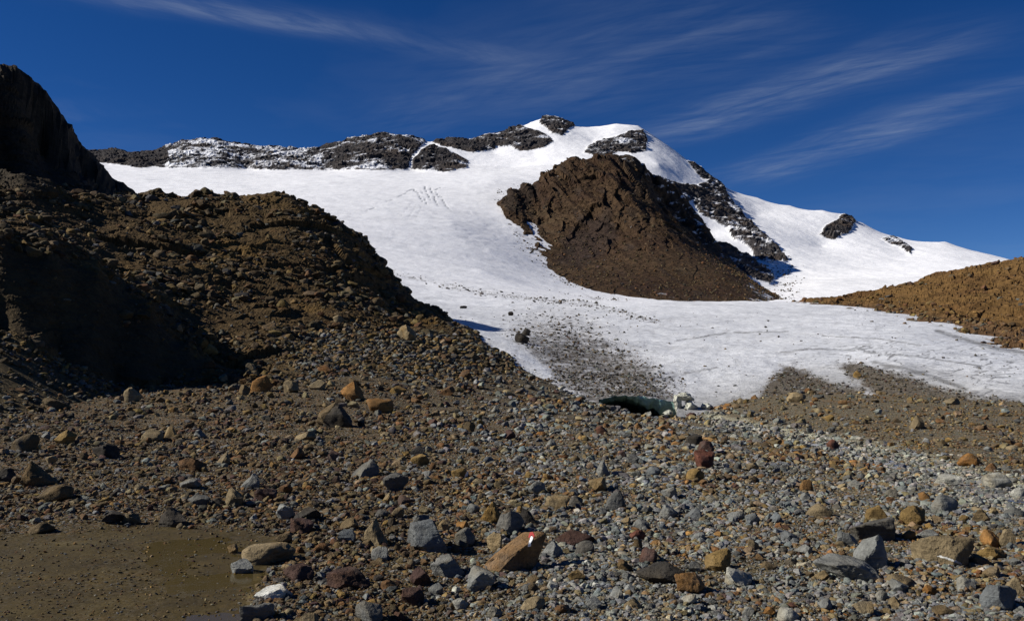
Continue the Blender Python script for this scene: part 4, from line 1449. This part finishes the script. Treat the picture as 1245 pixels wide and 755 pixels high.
def prototypes(mat):
    if mat.name not in PROTO:
        c_ = bpy.data.collections.new('stone_shapes')
        for i in range(20):
            V, Fc = stone_verts(3 if i < 20 else 2, 'bbfbpfbf'[i % 8], 700 + i)
            m3 = mesh_from('stone_shape', V * 0.5, Fc, mat, smooth=True, k=3)
            m3.set_sharp_from_angle(angle=math.radians(30))
            c_.objects.link(bpy.data.objects.new('stone_shape', m3))
        g = bpy.data.node_groups.new('scatter_stones', 'GeometryNodeTree')
        g.interface.new_socket('Geometry', in_out='INPUT', socket_type='NodeSocketGeometry')
        g.interface.new_socket('Geometry', in_out='OUTPUT', socket_type='NodeSocketGeometry')
        N_ = g.nodes
        gi, go = N_.new('NodeGroupInput'), N_.new('NodeGroupOutput')
        ci = N_.new('GeometryNodeCollectionInfo')
        ci.inputs['Collection'].default_value = c_
        ci.inputs['Separate Children'].default_value = True
        ci.inputs['Reset Children'].default_value = True
        ip = N_.new('GeometryNodeInstanceOnPoints')
        ip.inputs['Pick Instance'].default_value = True

        def attr(nm, ty):
            a = N_.new('GeometryNodeInputNamedAttribute')
            a.data_type = ty
            a.inputs['Name'].default_value = nm
            return a.outputs[0]
        g.links.new(gi.outputs[0], ip.inputs['Points'])
        g.links.new(ci.outputs[0], ip.inputs['Instance'])
        g.links.new(attr('pick', 'INT'), ip.inputs['Instance Index'])
        e2r = N_.new('FunctionNodeEulerToRotation')
        g.links.new(attr('rot', 'FLOAT_VECTOR'), e2r.inputs[0])
        g.links.new(e2r.outputs[0], ip.inputs['Rotation'])
        g.links.new(attr('size', 'FLOAT_VECTOR'), ip.inputs['Scale'])
        g.links.new(ip.outputs[0], go.inputs[0])
        PROTO[mat.name] = g
    return PROTO[mat.name]


def rubble(name, pos, size, colr, mat, sub, flat=(0.4, 0.8), sink=0.22):
    N = len(pos)
    sc3 = np.stack([size * rng.uniform(0.8, 1.25, N), size * rng.uniform(0.6, 1.0, N), size * rng.uniform(*flat, N)], 1)
    p = pos.copy()
    p[:, 2] += sc3[:, 2] * (0.5 - sink)
    me = bpy.data.meshes.new(name)
    me.vertices.add(N)
    me.vertices.foreach_set('co', p.astype(np.float32).ravel())
    rot = np.stack([rng.uniform(-0.45, 0.45, N), rng.uniform(-0.45, 0.45, N), rng.uniform(0, 6.283, N)], 1)
    for nm, dat in (('rot', rot), ('size', sc3)):
        at = me.attributes.new(nm, 'FLOAT_VECTOR', 'POINT')
        at.data.foreach_set('vector', dat.astype(np.float32).ravel())
    at = me.attributes.new('pick', 'INT', 'POINT')
    at.data.foreach_set('value', rng.integers(0, 20, N).astype(np.int32))
    at = me.attributes.new('Col', 'FLOAT_COLOR', 'POINT')
    at.data.foreach_set('color', np.concatenate([colr, np.ones((N, 1))], 1).astype(np.float32).ravel())
    me.update()
    o = link(name, me, kind='stuff')
    md = o.modifiers.new('scatter', 'NODES')
    md.node_group = prototypes(mat)
    return o


def sample(pt, wgt, n):
    R, C = pt.X.shape
    w_ = wgt[:-1, :-1].ravel().clip(0)
    cdf = np.cumsum(w_)
    idx = np.searchsorted(cdf, rng.uniform(0, cdf[-1], n)).clip(0, len(w_) - 1)
    r, c_ = idx // (C - 1), idx % (C - 1)
    s_, t_ = rng.uniform(0, 1, n), rng.uniform(0, 1, n)

    def bl(A):
        return (A[r, c_] * (1 - s_) * (1 - t_) + A[r, c_ + 1] * s_ * (1 - t_) + A[r + 1, c_] * (1 - s_) * t_ + A[r + 1, c_ + 1] * s_ * t_)
    return np.stack([bl(pt.X), bl(pt.Y), bl(pt.Z)], 1), r, c_


def palette(names, n):
    base = np.array([COLS[k2] for k2 in names])
    return base[rng.integers(0, len(names), n)] * rng.uniform(0.7, 1.3, (n, 1)) * rng.uniform(0.93, 1.07, (n, 3))


PAL_R = ['grey'] * 7 + ['bluegrey'] * 3 + ['darkgrey'] * 3 + ['tan'] * 4 + ['brown'] * 5 + ['rust'] * 4 + ['ochre'] * 2 + ['pale', 'pale', 'maroon', 'orange']
PAL_L = ['brown'] * 8 + ['tan'] * 3 + ['ochre'] * 2 + ['grey'] * 3 + ['darkgrey'] * 3 + ['rust'] * 3 + ['maroon'] * 2 + ['dark'] * 2
PAL_S = ['pale'] * 8 + ['grey'] * 4 + ['bluegrey'] * 2 + ['tan', 'dark']


def ground_rubble(n, lo, hi, sub, power, dens, name, pal=None, wmax=None):
    vis = (gpx > -560) & (gpx < 1800) & (gpy < 820) & (gy > 3.3)
    wgt = np.where(vis, dens / gy * np.where(gy < 60, 1, 0.3), 0)
    pos, r, c_ = sample(ground, wgt, n)
    u = rng.uniform(0, 1, n)
    px_size = lo * (hi / lo) ** (u ** power)
    size = px_size * pos[:, 1] / F
    right = rightf[r, c_] + rng.uniform(-0.35, 0.35, n)
    if pal:
        col_ = palette(pal, n)
    else:
        warm = big[r, c_] + 0.7 * b2[r, c_] + rng.uniform(-0.25, 0.25, n) > 0.12
        pr = np.where(warm[:, None], palette(['brown'] * 5 + ['tan'] * 4 + ['rust'] * 4 + ['ochre'] * 2 + ['grey'] * 3 + ['maroon', 'orange'], n), palette(['grey'] * 8 + ['bluegrey'] * 4 + ['darkgrey'] * 3 + ['pale'] * 2 + ['tan'] * 3 + ['brown'] * 2, n))
        col_ = np.where((right > 0.5)[:, None], pr * 1.15, palette(PAL_L, n))
        fb_ = farbank[r, c_] > rng.uniform(0.2, 0.8, n)
        col_ = np.where(fb_[:, None], palette(['brown', 'tan', 'grey', 'darkgrey', 'brown', 'rust', 'ochre', 'tan'], n), col_)
    return rubble(name, pos, size, col_, mat=M_RUBBLE, sub=sub)


patchy = sstep(fbm(gx * 0.55, gy * 0.55, oct=4, seed=41) + 0.25 * big, -0.35, 0.3)
d_all = (0.25 + 0.75 * patchy) * (1 - 0.93 * wet) * (0.85 + 0.4 * rightf) * (1 - 0.8 * stream_m)
ground_rubble(165000, 1.3, 4.6, 1, 1.6, d_all + 0.05 * wet, 'gravel')
d_mid = patchy ** 1.5 * (1 - wet) * (0.95 + 0.6 * rightf) * (1 - 0.7 * farbank) * (1 - 0.85 * stream_m)
ground_rubble(74000, 3.2, 12.5, 2, 2.2, d_mid, 'rubble')
ground_rubble(9000, 1.8, 8.0, 1, 1.5, stream_m * sstep(gy, 6, 12), 'stream_pebbles', PAL_S)
# scree and ledges of the near hill
vis = (ridge.px > -80) & (ridge.px < 660) & (ridge.py > 225) & (ridge.py < 560) & (ridge.n[..., 2] > 0.25)
wgt = np.where(vis, (0.42 + 1.6 * scree) * (1 - 0.85 * slabm) * sstep(fbm(ridge.X / 4, ridge.Y / 4, ridge.Z / 4, oct=3, seed=42) + 0.35 * scree, -0.2, 0.3), 0)
pos, r, c_ = sample(ridge, wgt, 45000)
rubble('scree', pos, 1.3 * (10 / 1.3) ** (rng.uniform(0, 1, 45000) ** 2.3) * pos[:, 1] / F, palette(['brown'] * 5 + ['tan'] * 2 + ['grey'] * 3 + ['darkgrey'] * 3 + ['ochre', 'ochre', 'ochre', 'rust', 'dark'], 45000) * np.where(scree[r, c_] > 0.4, 0.9, 0.68)[:, None], M_RUBBLE, 1)
vis2 = (ridge.px > -80) & (ridge.px < 640) & (ridge.py > 232) & (ridge.py < 480) & (ridge.n[..., 2] > 0.3)
pos, r, c_ = sample(ridge, np.where(vis2, (1 - 0.9 * slabm) * (1 - 0.6 * scree) * sstep(fbm(ridge.X / 5, ridge.Y / 5, ridge.Z / 3, oct=3, seed=47), -0.1, 0.3), 0), 7000)
rubble('blocks', pos, 3.0 * (19 / 3.0) ** (rng.uniform(0, 1, 7000) ** 2.8) * pos[:, 1] / F, palette(['brown'] * 6 + ['tan'] * 2 + ['ochre'] * 3 + ['darkgrey', 'rust', 'rust', 'brown'], 7000) * 0.66, M_RUBBLE, 1, (0.35, 0.75), 0.36)
# stones melted out on the ice
dn = np.where(Y0 < 420, np.clip(dirt, 0, 1) ** 1.4 * 1.3 + 0.018 * sstep(spy, 372, 390) + 0.9 * (1 - sstep(ml, 1, 6)) * 0.8 + fing * 0.8, 0)
dn = dn * ((spx > 470) & (spx < 1260) & ~((Y0 < LIPY + 0.6) & (spx > 715) & (spx < 832))) * np.clip(60 / Y0, 0, 1)
pos, r, c_ = sample(snow, dn, 9000)
rubble('ice_debris', pos, 1.0 * (4.6 / 1.0) ** (rng.uniform(0, 1, 9000) ** 2.8) * pos[:, 1] / F, palette(['brown'] * 4 + ['dark'] * 4 + ['darkgrey'] * 4 + ['grey'] * 2 + ['maroon'], 9000), M_RUBBLE, 1)
dn = np.where((Y0 >= 330) & (Y0 < 1300), toe ** 2, 0) * (spx > 600) * (spx < 985)
pos, r, c_ = sample(snow, dn, 1800)
rubble('ice_debris', pos, 1.2 * (3.4 / 1.2) ** (rng.uniform(0, 1, 1800) ** 2.0) * pos[:, 1] / F, palette(['brown'] * 3 + ['dark'] * 3, 1800), M_FARRUBBLE, 1)
# blocks on the moraine and at its foot
vis = (mor.px > 955) & (mor.px < 1330) & (mor.py < 440)
pos, r, c_ = sample(mor, np.where(vis, 0.2 + 1.6 * foot, 0), 3800)
rubble('moraine_blocks', pos, 1.4 * (10 / 1.4) ** (rng.uniform(0, 1, 3800) ** 2.2) * pos[:, 1] / F, palette(['brown'] * 4 + ['rust'] * 4 + ['ochre'] * 2 + ['maroon', 'darkgrey'], 3800), M_RUBBLE, 1)
# fallen blocks on the buttress
vis = (butt.px > 600) & (butt.px < 960) & (butt.py > 190) & (butt.py < 372)
pos, r, c_ = sample(butt, np.where(vis, 0.3 + sstep(butt.py, 300, 350), 0), 5000)
rubble('talus', pos, 1.2 * (4.2 / 1.2) ** (rng.uniform(0, 1, 5000) ** 2.2) * pos[:, 1] / F, palette(['brown'] * 4 + ['rust'] * 2 + ['maroon', 'dark'], 5000) * 0.85, M_FARRUBBLE, 1)

# ================================================================== WATER
def water_mat(name, c, rough):
    m, t, bb = base_mat(name)
    bb.inputs['Base Color'].default_value = c
    bb.inputs['Roughness'].default_value = rough
    bb.inputs['Specular IOR Level'].default_value = 0.16
    pos = t.node('ShaderNodeNewGeometry').outputs['Position']
    t.put(bb.inputs['Normal'], t.bump(t.noise(pos, 5, 2), 0.002))
    return m


M_MUDW = water_mat('muddy_water', (.060, .044, .013, 1), 0.12)
M_STREAM = water_mat('stream_water', (.05, .058, .06, 1), 0.1)
gkd = {}


def ground_z(px, py):
    return surface(px, py)


def water_sheet(name, outline, mat, lift):
    """a level-ish sheet of water that follows its bed"""
    xs = [p[0] for p in outline]
    ys = [p[1] for p in outline]
    sel = (gpx > min(xs) - 3) & (gpx < max(xs) + 3) & (gpy > min(ys) - 3) & (gpy < max(ys) + 3)
    ins = sel & (signed(gpx + 3.5 * b2, gpy + 2.0 * b2, outline) > (-12 if name == 'puddle' else 0))
    keepf = ins[:-1, :-1] & ins[1:, :-1] & ins[:-1, 1:] & ins[1:, 1:]
    Fq = grid_faces(*gpx.shape)[keepf].reshape(-1, 4)
    if not len(Fq):
        return
    us = np.unique(Fq)
    re = np.full(gpx.size, -1)
    re[us] = np.arange(len(us))
    V = np.stack([ground.X, ground.Y, ground.Z], -1).reshape(-1, 3)[us]
    if name == 'puddle':
        V[:, 2] += -(ripple * wet).ravel()[us] + lift + 0.0095 * POOL_SD.ravel()[us]
    else:
        V[:, 2] += lift
    me = mesh_from(name, V, re[Fq], mat, smooth=True)
    return link(name, me, kind='structure')


POOL = [(195, 666), (232, 660), (262, 662), (290, 674), (312, 688), (330, 702), (318, 722), (302, 742), (290, 770), (235, 770), (225, 735), (215, 700), (190, 684)]
POOL_SD = sstep(signed(gpx + 10 * b2, gpy + 4 * b2, POOL), -28, 6)
water_sheet('puddle', [(-60, 655), (40, 656), (150, 654), (200, 660), (262, 660), (290, 672), (314, 688), (332, 702), (318, 722), (302, 742), (290, 780), (-60, 780)], M_MUDW, -0.0075)
for ol in ([(872, 509), (905, 515), (950, 524), (948, 530), (905, 523), (880, 516)], [(955, 528), (1000, 537), (1040, 546), (1035, 553), (995, 545), (960, 536)], [(1040, 549), (1085, 560), (1120, 571), (1112, 579), (1075, 570), (1040, 558)],
           [(1130, 574), (1180, 585), (1245, 600), (1290, 612), (1290, 624), (1235, 614), (1180, 600), (1135, 585)]):
    water_sheet('stream', ol, M_STREAM, 0.03)
print('all', time.time() - T0, sum(len(o.data.polygons) for o in S.objects if o.type == 'MESH'))
